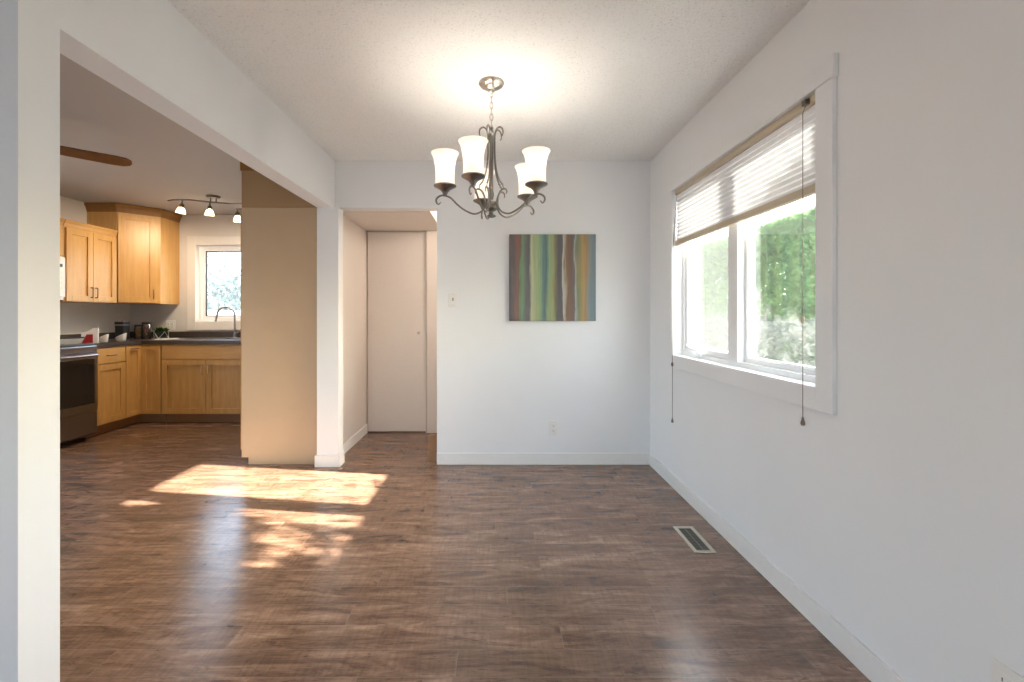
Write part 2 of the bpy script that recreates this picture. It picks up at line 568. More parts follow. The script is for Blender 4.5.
BRASS = simple('antique_brass', (0.42, 0.30, 0.16, 1), 0.35, 1.0)
CERAMIC = simple('white_ceramic', (0.80, 0.77, 0.72, 1), 0.2, var=0.01)
RED = simple('red_print', lin(178, 22, 28), 0.4)
GRASS = simple('dry_ground', lin(120, 114, 102), 0.9, var=0.3, scale=4)

# ------------------------------------------------------------------ shell
CZ = 2.44      # ceiling height
YB = 3.70      # back wall of the dining room
XR = 1.24      # right wall
XH = -1.295    # room face of the beam over the kitchen opening
KY = 5.70      # kitchen back wall
KX = -4.53     # kitchen left wall
HB = 2.05      # underside of the beam
HY = 4.68      # end wall of the hall

struct('floor', MB().box(-6.1, 1.36, -4.6, 5.82, -0.06, 0), WOODFLOOR)
struct('ceiling', MB().box(-6.1, XR + 0.12, -4.6, 1.246, CZ, CZ + 0.05).box(XH - 0.12, XR + 0.12, 1.246, 3.82, CZ, CZ + 0.05), CEIL)
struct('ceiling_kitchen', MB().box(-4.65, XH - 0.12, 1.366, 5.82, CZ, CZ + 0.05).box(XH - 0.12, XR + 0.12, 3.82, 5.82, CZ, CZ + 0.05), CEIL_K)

# back wall with the hall opening
struct('wall_back', MB().box(-0.475, XR + 0.12, YB, YB + 0.12, 0, CZ).box(XH, -0.475, YB, YB + 0.12, 2.062, CZ), WALL)
# right wall with the window opening
WY0, WY1, WZ0, WZ1 = 1.762, 3.2, 0.924, 2.064
mb = MB()
LW0, LW1, LZ0, LZ1 = -1.15, 0.20, 1.0, 1.60      # unseen window added beside the camera so sun brightens the room
mb.box(XR, XR + 0.16, -4.6, LW0, 0, CZ).box(XR, XR + 0.16, LW1, WY0, 0, CZ)
mb.box(XR, XR + 0.16, LW0, LW1, 0, LZ0).box(XR, XR + 0.16, LW0, LW1, LZ1, CZ).box(XR, XR + 0.16, WY1, YB + 0.12, 0, CZ)
mb.box(XR, XR + 0.16, WY0, WY1, 0, WZ0).box(XR, XR + 0.16, WY0, WY1, WZ1, CZ)
struct('wall_right', mb, WALL)
w3 = bpy.data.objects.new('added_light_window', None); COL.objects.link(w3)
w3.location = (XR, (LW0 + LW1) / 2, LZ0); w3['kind'] = 'structure'
mb = MB()
for y0, y1, z0, z1 in ((LW0, LW0 + 0.03, LZ0, LZ1), (LW1 - 0.03, LW1, LZ0, LZ1), (LW0 + 0.03, LW1 - 0.03, LZ0, LZ0 + 0.03), (LW0 + 0.03, LW1 - 0.03, LZ1 - 0.03, LZ1)):
    mb.box(XR + 0.06, XR + 0.13, y0, y1, z0, z1)
mesh_obj('window_frame', mb, VINYL, w3)
mb = MB()
for y0, y1, z0, z1 in ((LW0 - 0.09, LW0, LZ0 - 0.09, LZ1 + 0.09), (LW1, LW1 + 0.09, LZ0 - 0.09, LZ1 + 0.09), (LW0, LW1, LZ0 - 0.09, LZ0), (LW0, LW1, LZ1, LZ1 + 0.09)):
    mb.box(XR - 0.018, XR, y0, y1, z0, z1, bevel=0.002)
mesh_obj('casing', mb, WALL, w3)
mesh_obj('glass_pane', MB().box(XR + 0.094, XR + 0.097, LW0 + 0.03, LW1 - 0.03, LZ0 + 0.03, LZ1 - 0.03), GLASS, w3)
# beam over the kitchen opening and the pillar at its far end
struct('wall_left', MB().box(XH - 0.12, XH, 1.366, YB, HB, CZ).box(XH - 0.12, XH + 0.05, 3.635, 3.743, 0, HB)
       .box(XH - 0.12, XH, YB, 3.82, HB, CZ), WALL)
wf = struct('wall_front', MB().box(-6.1, XH, 1.246, 1.366, 0, CZ), [WALL, wall_paint('wall_cool_shade_tint', (0.55, 0.61, 0.67, 1))])
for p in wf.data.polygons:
    if p.normal.y < -0.9: p.material_index = 1  # living-room face tinted grey-blue to stand in for its cool shade
# living room behind the camera
struct('wall_rear', MB().box(-6.1, -2.6, -4.6, -4.5, 0, CZ).box(-0.2, 1.36, -4.6, -4.5, 0, CZ).box(-2.6, -0.2, -4.6, -4.5, 0, 1.1).box(-2.6, -0.2, -4.6, -4.5, 2.1, CZ), WALL)
struct('wall_living', MB().box(-6.1, -6.0, -4.5, 1.246, 0, CZ), WALL)
# hall
mb = MB().box(XH - 0.12, -1.32, 3.743, KY, 0, CZ)
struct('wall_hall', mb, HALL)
mb = MB().box(-0.70, 1.36, HY, HY + 0.12, 0, CZ).box(-1.32, -0.70, HY, HY + 0.12, 2.052, CZ)
mb.box(-1.32, -0.70, HY + 0.09, HY + 0.12, 0, 2.052)
struct('wall_hall_end', mb, HALL)
struct('ceiling_hall', MB().box(-1.32, -0.546, 3.82, HY, 2.057, 2.38), HALL)
struct('wall_hall_right', MB().box(1.26, 1.36, 3.82, HY, 0, CZ), HALL)
# kitchen
KW = (-3.712, -2.72, 1.12, 2.067)
mb = MB().box(KX - 0.12, KW[0], KY, KY + 0.14, 0, CZ).box(KW[1], XH - 0.02, KY, KY + 0.14, 0, CZ)
mb.box(KW[0], KW[1], KY, KY + 0.14, 0, KW[2]).box(KW[0], KW[1], KY, KY + 0.14, KW[3], CZ)
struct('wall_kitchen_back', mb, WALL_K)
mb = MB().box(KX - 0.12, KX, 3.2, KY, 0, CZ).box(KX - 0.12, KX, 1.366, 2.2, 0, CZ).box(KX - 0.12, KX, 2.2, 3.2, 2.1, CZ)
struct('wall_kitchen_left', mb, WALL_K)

# baseboards
BH, BT = 0.092, 0.014
def board(x0, x1, y0, y1):
    return MB().box(x0, x1, y0, y1, 0, BH, bevel=0.003)
struct('baseboard_back', board(-0.475, XR - BT, YB - BT, YB), TRIM)
struct('baseboard_right', board(XR - BT, XR, -4.5, YB), TRIM)
mb = board(XH - 0.12 - BT, XH + 0.05 + BT, 3.635 - BT, 3.635)
mb.box(XH + 0.05, XH + 0.05 + BT, 3.635, 3.743, 0, BH, bevel=0.003)
mb.box(XH - 0.12 - BT, XH - 0.12, 3.635, 3.69, 0, BH, bevel=0.003)
struct('baseboard_pillar', mb, TRIM)
struct('baseboard_hall', board(-1.32, -1.32 + BT, 3.743, HY), TRIM)
struct('baseboard_front', board(-6.0, XH, 1.246 - BT, 1.246), TRIM)
# low wood return at the corner of the hall
struct('trim_1', MB().box(-0.548, -0.477, 3.745, 3.785, 0, 0.225, bevel=0.006), TOEK)

# closet door at the end of the hall
d1 = struct('door_1', MB().box(-1.312, -0.714, HY + 0.012, HY + 0.047, 0.012, 2.044, bevel=0.003), DOORW)
knob = MB().lathe([(0, 0), (0.012, 0.001), (0.012, 0.004), (0.006, 0.008), (0.006, 0.02), (0.014, 0.026), (0.015, 0.034), (0.008, 0.04), (0, 0.041)],
                  (-0.785, HY + 0.012, 1.02), 20, axis=(0, -1, 0))
mesh_obj('door_knob', knob, NICKEL, d1, smooth=True)
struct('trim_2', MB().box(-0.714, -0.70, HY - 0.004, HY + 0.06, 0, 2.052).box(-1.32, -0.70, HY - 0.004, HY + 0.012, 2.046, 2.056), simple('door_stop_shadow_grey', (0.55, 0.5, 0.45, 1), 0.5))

# ------------------------------------------------------------------ dining room window
w1 = bpy.data.objects.new('window_1', None); COL.objects.link(w1)
w1.location = (XR, (WY0 + WY1) / 2, WZ0); w1['kind'] = 'structure'
cas = MB()
CT = 0.018
cas.box(XR - CT, XR, WY0 - 0.09, WY0, WZ0 - 0.087, WZ1, bevel=0.002)
cas.box(XR - CT, XR, WY1, WY1 + 0.10, WZ0 - 0.087, WZ1, bevel=0.002)
cas.box(XR - CT, XR, WY0, WY1, WZ0 - 0.087, WZ0, bevel=0.002)
cas.box(XR - CT - 0.004, XR, WY0 - 0.10, WY1 + 0.115, WZ1, WZ1 + 0.085, bevel=0.002)
mesh_obj('casing', cas, WALL, w1)
# vinyl frame set in the outer half of the wall
FX0, FX1 = XR + 0.055, XR + 0.135
YM0, YM1 = 2.45, 2.545
fr = MB()
fr.box(FX0, FX1, WY0, WY0 + 0.026, WZ0, WZ1).box(FX0, FX1, WY1 - 0.026, WY1, WZ0, WZ1)
fr.box(FX0, FX1, WY0 + 0.026, WY1 - 0.026, WZ0, WZ0 + 0.025).box(FX0, FX1, WY0 + 0.026, WY1 - 0.026, WZ1 - 0.032, WZ1)
fr.box(FX0 - 0.01, FX1, YM0, YM1, WZ0 + 0.025, WZ1 - 0.032)
mesh_obj('window_frame', fr, VINYL, w1)
def sash(name, y0, y1, wd, gm, x0, x1):
    z0, z1 = WZ0 + 0.025, WZ1 - 0.032
    m = MB()
    m.box(x0, x1, y0, y0 + wd, z0, z1, bevel=0.004).box(x0, x1, y1 - wd, y1, z0, z1, bevel=0.004)
    m.box(x0, x1, y0 + wd, y1 - wd, z0, z0 + wd, bevel=0.004).box(x0, x1, y0 + wd, y1 - wd, z1 - wd, z1, bevel=0.004)
    # glazing bead
    b = wd + 0.006
    xm = (x0 + x1) / 2
    m.box(xm - 0.012, xm + 0.012, y0 + wd, y0 + b, z0 + wd, z1 - wd).box(xm - 0.012, xm + 0.012, y1 - b, y1 - wd, z0 + wd, z1 - wd)
    m.box(xm - 0.012, xm + 0.012, y0 + b, y1 - b, z0 + wd, z0 + b).box(xm - 0.012, xm + 0.012, y0 + b, y1 - b, z1 - b, z1 - wd)
    s = mesh_obj(name, m, VINYL, w1)
    mesh_obj('glass_pane', MB().box(xm - 0.002, xm + 0.002, y0 + b, y1 - b, z0 + b, z1 - b), gm, s)
    return s
sash('fixed_sash', WY0 + 0.026, YM0, 0.024, GLASS, XR + 0.085, XR + 0.125)
sash('casement_sash', YM1, WY1 - 0.026, 0.034, GLASS_H, XR + 0.065, XR + 0.115)
ck = MB()
cy, cz = 2.93, WZ0 + 0.030
ck.box(FX0 - 0.022, FX0 + 0.002, cy - 0.05, cy + 0.05, cz - 0.022, cz + 0.008, bevel=0.008)
ck.lathe([(0, 0), (0.012, 0), (0.012, 0.022), (0.009, 0.026), (0, 0.026)], (FX0 - 0.024, cy - 0.03, cz + 0.003), 16)
ck.tube(smooth_path([(FX0 - 0.026, cy - 0.03, cz + 0.022), (FX0 - 0.032, cy + 0.0, cz + 0.026), (FX0 - 0.032, cy + 0.05, cz + 0.028), (FX0 - 0.028, cy + 0.10, cz + 0.034), (FX0 - 0.026, cy + 0.13, cz + 0.046)]), 0.007, 8)
mesh_obj('crank_handle', ck, VINYL, w1, smooth=True)

# pleated shade
SH = thing('pleated_window_shade', 'white pleated shade with beige rails, drawn halfway down the dining room window', 'window blind', (XR + 0.02, (WY0 + WY1) / 2, 1.69))
SX = XR + 0.018
mesh_obj('headrail', MB().box(SX - 0.018, SX + 0.022, WY0 + 0.004, WY1 - 0.004, WZ1 - 0.0320, WZ1 - 0.001, bevel=0.004), BEIGE, SH)
def pleat(u, v):
    n = 12
    y = WY0 + 0.006 + (WY1 - WY0 - 0.012) * u
    z = WZ1 - 0.032 - (WZ1 - 0.032 - 1.716) * v
    k = v * n * 2
    off = abs((k % 2) - 1)
    return Vector((SX - 0.006 + 0.011 * off, y, z))
pf = mesh_obj('pleated_fabric', MB().grid(pleat, 2, 24), [FABRIC, FABRIC2], SH)
for p in pf.data.polygons:
    k = int((WZ1 - 0.032 - (p.center.z + SH.location.z)) / ((WZ1 - 0.032 - 1.716) / 24))
    p.material_index = k % 2
mesh_obj('bottom_rail', MB().box(SX - 0.014, SX + 0.014, WY0 + 0.005, WY1 - 0.005, 1.680, 1.716, bevel=0.004), BEIGE, SH)
XC1, YC1 = 1.222, 1.832
c1 = MB().tube([(SX - 0.020, YC1, WZ1 - 0.02), (XC1, YC1, WZ1 - 0.06), (XC1, YC1, 1.6), (XC1, YC1, 0.79)], 0.0016, 6)
cd = mesh_obj('lift_cord', c1, CORD, SH, smooth=True)
cl = MB().box(SX - 0.034, SX - 0.014, 1.818, 1.846, WZ1 - 0.030, WZ1 - 0.008, bevel=0.003)
mesh_obj('cord_lock', cl, DARKMETAL, SH)
tas = [(0, 0.016), (0.003, 0.016), (0.0045, 0.006), (0.008, -0.006), (0.008, -0.014), (0.005, -0.018), (0, -0.018)]
mesh_obj('cord_tassel', MB().lathe(tas, (XC1, YC1, 0.778), 14), simple('brown_tassel', lin(112, 100, 88), 0.5), cd, smooth=True)
mesh_obj('cord_connector', MB().lathe([(0, 0.014), (0.005, 0.013), (0.0075, 0.004), (0.0075, -0.006), (0.004, -0.014), (0, -0.015)], (XC1, YC1, 1.180), 14), BEIGE, cd, smooth=True)
c2 = MB().tube([(SX - 0.012, WY1 - 0.03, WZ1 - 0.03), (SX - 0.035, WY1 - 0.026, 1.68), (SX - 0.040, WY1 - 0.023, 1.0), (SX - 0.040, WY1 - 0.023, 0.49)], 0.0018, 6)
cd2 = mesh_obj('lift_cord', c2, CORD, SH, smooth=True)
mesh_obj('cord_tassel', MB().lathe(tas, (SX - 0.040, WY1 - 0.023, 0.475), 14), simple('grey_tassel', lin(120, 112, 104), 0.5), cd2, smooth=True)
mesh_obj('cord_connector', MB().lathe([(0, 0.014), (0.006, 0.013), (0.009, 0.004), (0.009, -0.006), (0.004, -0.014), (0, -0.015)], (SX - 0.040, WY1 - 0.023, 0.86), 14), CORD, cd2, smooth=True)

# ------------------------------------------------------------------ kitchen window
w2 = bpy.data.objects.new('window_2', None); COL.objects.link(w2)
w2.location = ((KW[0] + KW[1]) / 2, KY, KW[2]); w2['kind'] = 'structure'
cas = MB()
t = 0.105
cas.box(KW[0] - t, KW[0], KY - 0.018, KY, KW[2] - t, KW[3] + t, bevel=0.003).box(KW[1], KW[1] + t, KY - 0.018, KY, KW[2] - t, KW[3] + t, bevel=0.003)
cas.box(KW[0], KW[1], KY - 0.018, KY, KW[3], KW[3] + t, bevel=0.003).box(KW[0], KW[1], KY - 0.018, KY, KW[2] - t, KW[2], bevel=0.003)
mesh_obj('casing', cas, simple('kitchen_casing_paint', (0.80, 0.77, 0.73, 1), 0.45, var=0.01), w2)
def rect_frame(m, x0, x1, z0, z1, w, y0, y1):
    m.box(x0, x0 + w, y0, y1, z0, z1).box(x1 - w, x1, y0, y1, z0, z1)
    m.box(x0 + w, x1 - w, y0, y1, z0, z0 + w).box(x0 + w, x1 - w, y0, y1, z1 - w, z1)
    return m
mesh_obj('window_frame', rect_frame(MB(), KW[0], KW[1], KW[2], KW[3], 0.03, KY + 0.05, KY + 0.13), VINYL, w2)
s = mesh_obj('sash', rect_frame(MB(), KW[0] + 0.03, KW[1] - 0.03, KW[2] + 0.03, KW[3] - 0.03, 0.035, KY + 0.07, KY + 0.11), VINYL, w2)
gk = rect_frame(MB(), KW[0] + 0.065, KW[1] - 0.065, KW[2] + 0.065, KW[3] - 0.065, 0.012, KY + 0.08, KY + 0.10)
mesh_obj('gasket', gk, BLACK, s)
mesh_obj('glass_pane', MB().box(KW[0] + 0.077, KW[1] - 0.077, KY + 0.088, KY + 0.092, KW[2] + 0.077, KW[3] - 0.077), GLASS_K, s)

# ------------------------------------------------------------------ chandelier
CX, CY = -0.024, 2.455
ch = thing('chandelier', 'five-light pewter chandelier with scrolled arms and frosted bell glass shades', 'chandelier', (CX, CY, 1.72))
L = Matrix.Translation((CX, CY, 0))
can = MB().lathe([(0, CZ), (0.066, CZ), (0.068, CZ - 0.006), (0.062, CZ - 0.018), (0.040, CZ - 0.030), (0.014, CZ - 0.036), (0.008, CZ - 0.048), (0, CZ - 0.05)], (CX, CY, 0), 40)
mesh_obj('canopy', can, NICKEL, ch, smooth=True)
cn = MB()
z = CZ - 0.040
ln = 0.040
k = 0
while z > 2.205:
    pts = []
    for i in range(14):
        a = 2 * PI * i / 14
        x = 0.0085 * math.cos(a)
        zz = (ln / 2) * math.sin(a)
        pts.append((CX + (x if k % 2 == 0 else 0), CY + (0 if k % 2 == 0 else x), z - ln / 2 + zz))
    cn.tube(pts, 0.0022, 6, closed=True)
    z -= ln - 0.009
    k += 1
mesh_obj('chain', cn, NICKEL, ch, smooth=True)
colm = MB().lathe([(0, 2.205), (0.006, 2.203), (0.010, 2.195), (0.006, 2.185), (0.013, 2.175), (0.016, 2.165), (0.010, 2.155), (0.0105, 2.0), (0.0105, 1.86), (0.014, 1.85), (0.014, 1.835), (0.010, 1.825), (0.012, 1.80)], (CX, CY, 0), 20)
mesh_obj('column', colm, BRONZE, ch, smooth=True)
hub = MB().lathe([(0, 1.815), (0.016, 1.812), (0.030, 1.80), (0.034, 1.785), (0.034, 1.768), (0.026, 1.758), (0.012, 1.752), (0.009, 1.742), (0.013, 1.736), (0.024, 1.730), (0.024, 1.725), (0.010, 1.719), (0, 1.718)], (CX, CY, 0), 24)
mesh_obj('hub', hub, BRONZE, ch, smooth=True)
SHR = 0.250
DZ = -0.009
arm_pts = [(SHR + 0.022, 0, 1.784), (SHR + 0.033, 0, 1.772), (SHR + 0.044, 0, 1.781), (SHR + 0.044, 0, 1.800), (SHR + 0.024, 0, 1.817), (SHR, 0, 1.819), (SHR - 0.030, 0, 1.809), (0.185, 0, 1.777), (0.145, 0, 1.750), (0.10, 0, 1.734),
           (0.062, 0, 1.745), (0.040, 0, 1.772), (0.036, 0, 1.805), (0.042, 0, 1.838), (0.058, 0, 1.862), (0.078, 0, 1.866), (0.088, 0, 1.852), (0.084, 0, 1.838)]
rod_pts = [(0.058, 0, 2.142), (0.066, 0, 2.160), (0.063, 0, 2.184), (0.046, 0, 2.197), (0.029, 0, 2.187), (0.020, 0, 2.155), (0.019, 0, 2.10), (0.021, 0, 2.03), (0.030, 0, 1.965), (0.046, 0, 1.915), (0.064, 0, 1.888), (0.068, 0, 1.866)]
for ang in (-110, -23, 36, 102, 196):
    R = L @ Matrix.Rotation(math.radians(ang), 4, 'Z')
    ap = smooth_path(arm_pts, 6)
    n = len(ap)
    rad = [0.0028 + 0.0022 * min(1, min(i, n - 1 - i) / 14) for i in range(n)]
    m = MB().tube(ap, rad, 8, M=R)
    rp = smooth_path(rod_pts, 6)
    n = len(rp)
    rad = [0.0026 + 0.0018 * min(1, min(i, n - 1 - i) / 12) for i in range(n)]
    m.tube(rp, rad, 8, M=R)
    for bz in (1.905, 1.893):
        bp = R @ Vector((0.052 if bz > 1.9 else 0.061, 0, bz))
        m.sphere(bp, 0.0068, 10, (1, 1, 0.6))
    arm = mesh_obj('arm', m, BRONZE, ch, smooth=True)
    c = R @ Vector((SHR, 0, 0))
    cup = MB().lathe([(0, 1.828), (0.010, 1.830), (0.013, 1.838), (0.016, 1.846), (0.026, 1.858), (0.044, 1.868), (0.058, 1.876), (0.059, 1.881), (0.048, 1.882), (0, 1.880)], (c.x, c.y, DZ), 28)
    mesh_obj('cup', cup, BRONZE, arm, smooth=True)
    outer = [(0.049, 0.002), (0.0495, 0.018), (0.0485, 0.043), (0.0490, 0.073), (0.0515, 0.101), (0.0565, 0.128), (0.0635, 0.149), (0.073, 0.166)]
    inner = [(0.070, 0.166), (0.0605, 0.149), (0.0535, 0.127), (0.0485, 0.100), (0.0460, 0.072), (0.0455, 0.042), (0.046, 0.016), (0.043, 0.004)]
    sh = MB().lathe([(0.043, 0.0)] + outer + inner, (c.x, c.y, 1.882 + DZ), 36, close=True)
    mesh_obj('lamp_shade', sh, SHADE, arm, smooth=True, angle=60)
    bl = MB().lathe([(0, 1.882), (0.014, 1.883), (0.014, 1.945), (0.012, 1.950), (0.012, 1.953)], (c.x, c.y, DZ), 14)
    mesh_obj('socket', bl, CERAMIC, arm, smooth=True)
    bl = MB().lathe([(0, 1.950), (0.010, 1.952), (0.013, 1.967), (0.022, 1.985), (0.027, 2.004), (0.024, 2.020), (0.014, 2.030), (0, 2.033)], (c.x, c.y, DZ), 16)
    mesh_obj('bulb', bl, BULB, arm, smooth=True)

# ------------------------------------------------------------------ things on the walls and floor of the dining room
pa = mesh_obj('canvas_painting', MB().box(-0.3455, 0.3455, -0.032, 0, -0.346, 0.346, bevel=0.003), painting_mat())
pa.location = (0.451, YB - 0.001, 1.498)
tag(pa, 'square abstract canvas of vertical green, brown and grey-blue stripes on the back wall', 'painting')

def plate(m, w, h, M):
    m.box(-w / 2, w / 2, -0.006, 0, -h / 2, h / 2, M=M, bevel=0.0025)

def switch(loc, rz, label):
    s = thing('light_switch', label, 'light switch', loc, rz)
    m = MB(); plate(m, 0.07, 0.115, None)
    p = mesh_obj('wall_plate', m, PLASTIC, s, world=False)
    mesh_obj('toggle_slot', MB().box(-0.006, 0.006, -0.0075, -0.004, -0.013, 0.013), simple('switch_slot_grey', (0.35, 0.33, 0.3, 1), 0.5), p, world=False)
    mesh_obj('toggle', MB().box(-0.005, 0.005, -0.018, -0.005, 0.000, 0.011, bevel=0.001), simple('brown_toggle', (0.25, 0.22, 0.19, 1), 0.4), s, world=False)
    for zz in (-0.042, 0.042):
        mesh_obj('screw', MB().lathe([(0, 0), (0.0035, 0), (0.003, 0.001), (0, 0.0012)], (0, -0.006, zz), 10, axis=(0, -1, 0)), NICKEL, p, world=False)
    return s
switch((-0.346, YB, 1.326), 0, 'white single toggle light switch on the back wall beside the hall opening')

def outlet(loc, rz, label, w=0.07, gangs=1):
    s = thing('wall_outlet', label, 'outlet', loc, rz)
    m = MB(); plate(m, w, 0.115, None)
    p = mesh_obj('wall_plate', m, PLASTIC, s, world=False)
    for g in range(gangs):
        xo = (g - (gangs - 1) / 2) * 0.046
        for zz in (-0.0195, 0.0195):
            r = MB().box(xo - 0.0165, xo + 0.0165, -0.009, -0.004, zz - 0.0145, zz + 0.0145, bevel=0.002)
            ro = mesh_obj('receptacle', r, PLASTIC, s, world=False)
            q = MB().box(xo - 0.0075, xo - 0.0055, -0.0097, -0.008, zz - 0.002, zz + 0.007).box(xo + 0.0055, xo + 0.0075, -0.0097, -0.008, zz - 0.002, zz + 0.006)
            q.lathe([(0, 0), (0.0025, 0), (0.0025, 0.0016), (0, 0.0016)], (xo, -0.008, zz - 0.008), 10, axis=(0, -1, 0))
            mesh_obj('slots', q, DARKSLOT, ro, world=False)
        m = MB().lathe([(0, 0), (0.003, 0), (0.0025, 0.001), (0, 0.0012)], (xo, -0.006, 0), 10, axis=(0, -1, 0))
        mesh_obj('screw', m, NICKEL, p, world=False)
    return s
outlet((0.462, YB, 0.292), 0, 'white double outlet low on the back wall under the painting')
outlet((XR, 1.112, 0.292), -PI / 2, 'white outlet low on the right wall, cut by the corner of the frame')
outlet((-4.03, KY, 1.075), 0, 'wide white outlet on the kitchen wall left of the sink window', 0.115, 2)

# floor register
VX0, VX1, VY0, VY1 = 1.0, 1.112, 2.318, 2.603
fv = thing('floor_register', 'cream metal floor register set in the wood floor near the right wall', 'floor vent', ((VX0 + VX1) / 2, (VY0 + VY1) / 2, 0))
b = 0.021
m = MB()
m.box(VX0, VX0 + b, VY0, VY1, 0, 0.005, bevel=0.0015).box(VX1 - b, VX1, VY0, VY1, 0, 0.005, bevel=0.0015)
m.box(VX0 + b, VX1 - b, VY0, VY0 + b, 0, 0.005, bevel=0.0015).box(VX0 + b, VX1 - b, VY1 - b, VY1, 0, 0.005, bevel=0.0015)
mesh_obj('frame', m, simple('cream_enamel', lin(196, 190, 178), 0.4), fv)
mesh_obj('damper', MB().box(VX0 + b, VX1 - b, VY0 + b, VY1 - b, 0.0002, 0.0012), DARKSLOT, fv)
m = MB()
ns = 15
for i in range(ns):
    y = VY0 + b + (VY1 - VY0 - 2 * b) * (i + 0.5) / ns
    m.box(VX0 + b, VX1 - b, y - 0.003, y + 0.003, 0.0014, 0.0038)
mesh_obj('louvres', m, simple('grey_louvre', lin(112, 112, 104), 0.5), fv)
mesh_obj('divider', MB().box((VX0 + VX1) / 2 - 0.003, (VX0 + VX1) / 2 + 0.003, VY0 + b, VY1 - b, 0.0038, 0.0046), simple('grey_divider', lin(140, 138, 128), 0.5), fv)

# ------------------------------------------------------------------ kitchen cabinets
def shaker(w, h, x0=0.0, z0=0.0, y=0.0, fw=0.058, M=None):
    """shaker front standing at y, thickness 19 mm outwards (-y)"""
    m = MB()
    t = 0.021
    m.box(x0, x0 + fw, y - t, y, z0, z0 + h, M=M, bevel=0.0015).box(x0 + w - fw, x0 + w, y - t, y, z0, z0 + h, M=M, bevel=0.0015)
    m.box(x0 + fw, x0 + w - fw, y - t, y, z0, z0 + fw, M=M, bevel=0.0015).box(x0 + fw, x0 + w - fw, y - t, y, z0 + h - fw, z0 + h, M=M, bevel=0.0015)
    m.box(x0 + fw, x0 + w - fw, y - 0.007, y - 0.001, z0 + fw, z0 + h - fw, M=M)
    return m
def slab(w, h, x0=0.0, z0=0.0, y=0.0, M=None):
    return MB().box(x0, x0 + w, y - 0.019, y, z0, z0 + h, M=M, bevel=0.002)
def pull(x, z, y=-0.019, vertical=True, length=0.10, M=None):
    l = length / 2
    if vertical: pts = [(x, y + 0.001, z - l), (x, y - 0.022, z - l), (x, y - 0.026, z - l + 0.006), (x, y - 0.026, z + l - 0.006), (x, y - 0.022, z + l), (x, y + 0.001, z + l)]
    else: pts = [(x - l, y + 0.001, z), (x - l, y - 0.022, z), (x - l + 0.006, y - 0.026, z), (x + l - 0.006, y - 0.026, z), (x + l, y - 0.022, z), (x + l, y + 0.001, z)]
    return MB().tube(pts, 0.0045, 8, M=M)

def base_box(s, w, d=0.60, hollow=False):
    m = MB()
    if hollow:
        m.box(0, 0.018, 0, d, 0.105, 0.878).box(w - 0.018, w, 0, d, 0.105, 0.878).box(0.018, w - 0.018, 0, d, 0.105, 0.125)
        m.box(0.018, w - 0.018, 0, 0.018, 0.125, 0.878).box(0.018, w - 0.018, d - 0.012, d, 0.125, 0.878)
    else:
        m.box(0, w, 0, d, 0.105, 0.878)
    mesh_obj('carcass', m, MAPLE, s, world=False)
    mesh_obj('toe_kick', MB().box(0.0, w, 0.065, d, 0, 0.104), TOEK, s, world=False)

# drawer-over-door base cabinet next to the range (faces +X)
FXK = -3.93
A = thing('base_cabinet', 'maple base cabinet with one drawer over one door, right of the range', 'cabinet', (FXK, 4.485, 0), PI / 2)
wA = 0.375
base_box(A, wA, 0.595)
f = mesh_obj('drawer', slab(wA - 0.008, 0.150, 0.004, 0.716), MAPLE_H, A, world=False)
mesh_obj('handle', pull(wA / 2, 0.792, vertical=False), DARKMETAL, f, world=False, smooth=True)
f = mesh_obj('door', shaker(wA - 0.008, 0.592, 0.004, 0.112), MAPLE, A, world=False)
# pie-cut corner cabinet
Bc = thing('corner_base_cabinet', 'maple inside-corner base cabinet with two narrow doors meeting at right angles', 'cabinet', (FXK, 5.09, 0), 0)
m = MB().prism([(-4.527, 4.862), (FXK, 4.862), (FXK, 5.09), (-3.697, 5.09), (-3.697, 5.697), (-4.527, 5.697)], 0.105, 0.878)
mesh_obj('carcass', m, MAPLE, Bc)
m = MB().prism([(-4.52, 4.864), (FXK - 0.065, 4.864), (FXK - 0.065, 5.155), (-3.699, 5.155), (-3.699, 5.69), (-4.52, 5.69)], 0, 0.104)
mesh_obj('toe_kick', m, TOEK, Bc)
Ml = Matrix.Translation((FXK, 4.862, 0)) @ Matrix.Rotation(PI / 2, 4, 'Z')
f = mesh_obj('door', shaker(0.205, 0.755, 0.003, 0.112, M=Ml, fw=0.05), MAPLE, Bc)
mesh_obj('handle', pull(0.105, 0.835, vertical=False, length=0.08, M=Ml), DARKMETAL, f, smooth=True)
Mb = Matrix.Translation((FXK, 5.09, 0))
f = mesh_obj('door', shaker(0.208, 0.755, 0.022, 0.112, M=Mb, fw=0.05), MAPLE, Bc)
# sink base
S = thing('sink_cabinet', 'maple sink cabinet with a false drawer front over two doors, under the kitchen window', 'cabinet', (-3.69, 5.09, 0), 0)
wS = 0.985
base_box(S, wS, hollow=True)
mesh_obj('false_drawer_front', slab(wS - 0.008, 0.150, 0.004, 0.716), MAPLE_H, S, world=False)
for i in range(2):
    f = mesh_obj('door', shaker(wS / 2 - 0.006, 0.592, 0.004 + i * (wS / 2 - 0.001), 0.112), MAPLE, S, world=False)
    mesh_obj('handle', pull(wS / 2 + (-0.035 if i == 0 else 0.035), 0.60), NICKEL, f, world=False, smooth=True)
# further base unit running behind the tall cabinet
E = thing('base_cabinet', 'maple base cabinet right of the sink, mostly hidden behind the tall cabinet', 'cabinet', (-2.70, 5.09, 0), 0)
base_box(E, 0.60)
f = mesh_obj('drawer', slab(0.592, 0.150, 0.004, 0.716), MAPLE_H, E, world=False)
mesh_obj('handle', pull(0.30, 0.792, vertical=False), NICKEL, f, world=False, smooth=True)
f = mesh_obj('door', shaker(0.592, 0.592, 0.004, 0.112), MAPLE, E, world=False)
mesh_obj('handle', pull(0.04, 0.60), NICKEL, f, world=False, smooth=True)

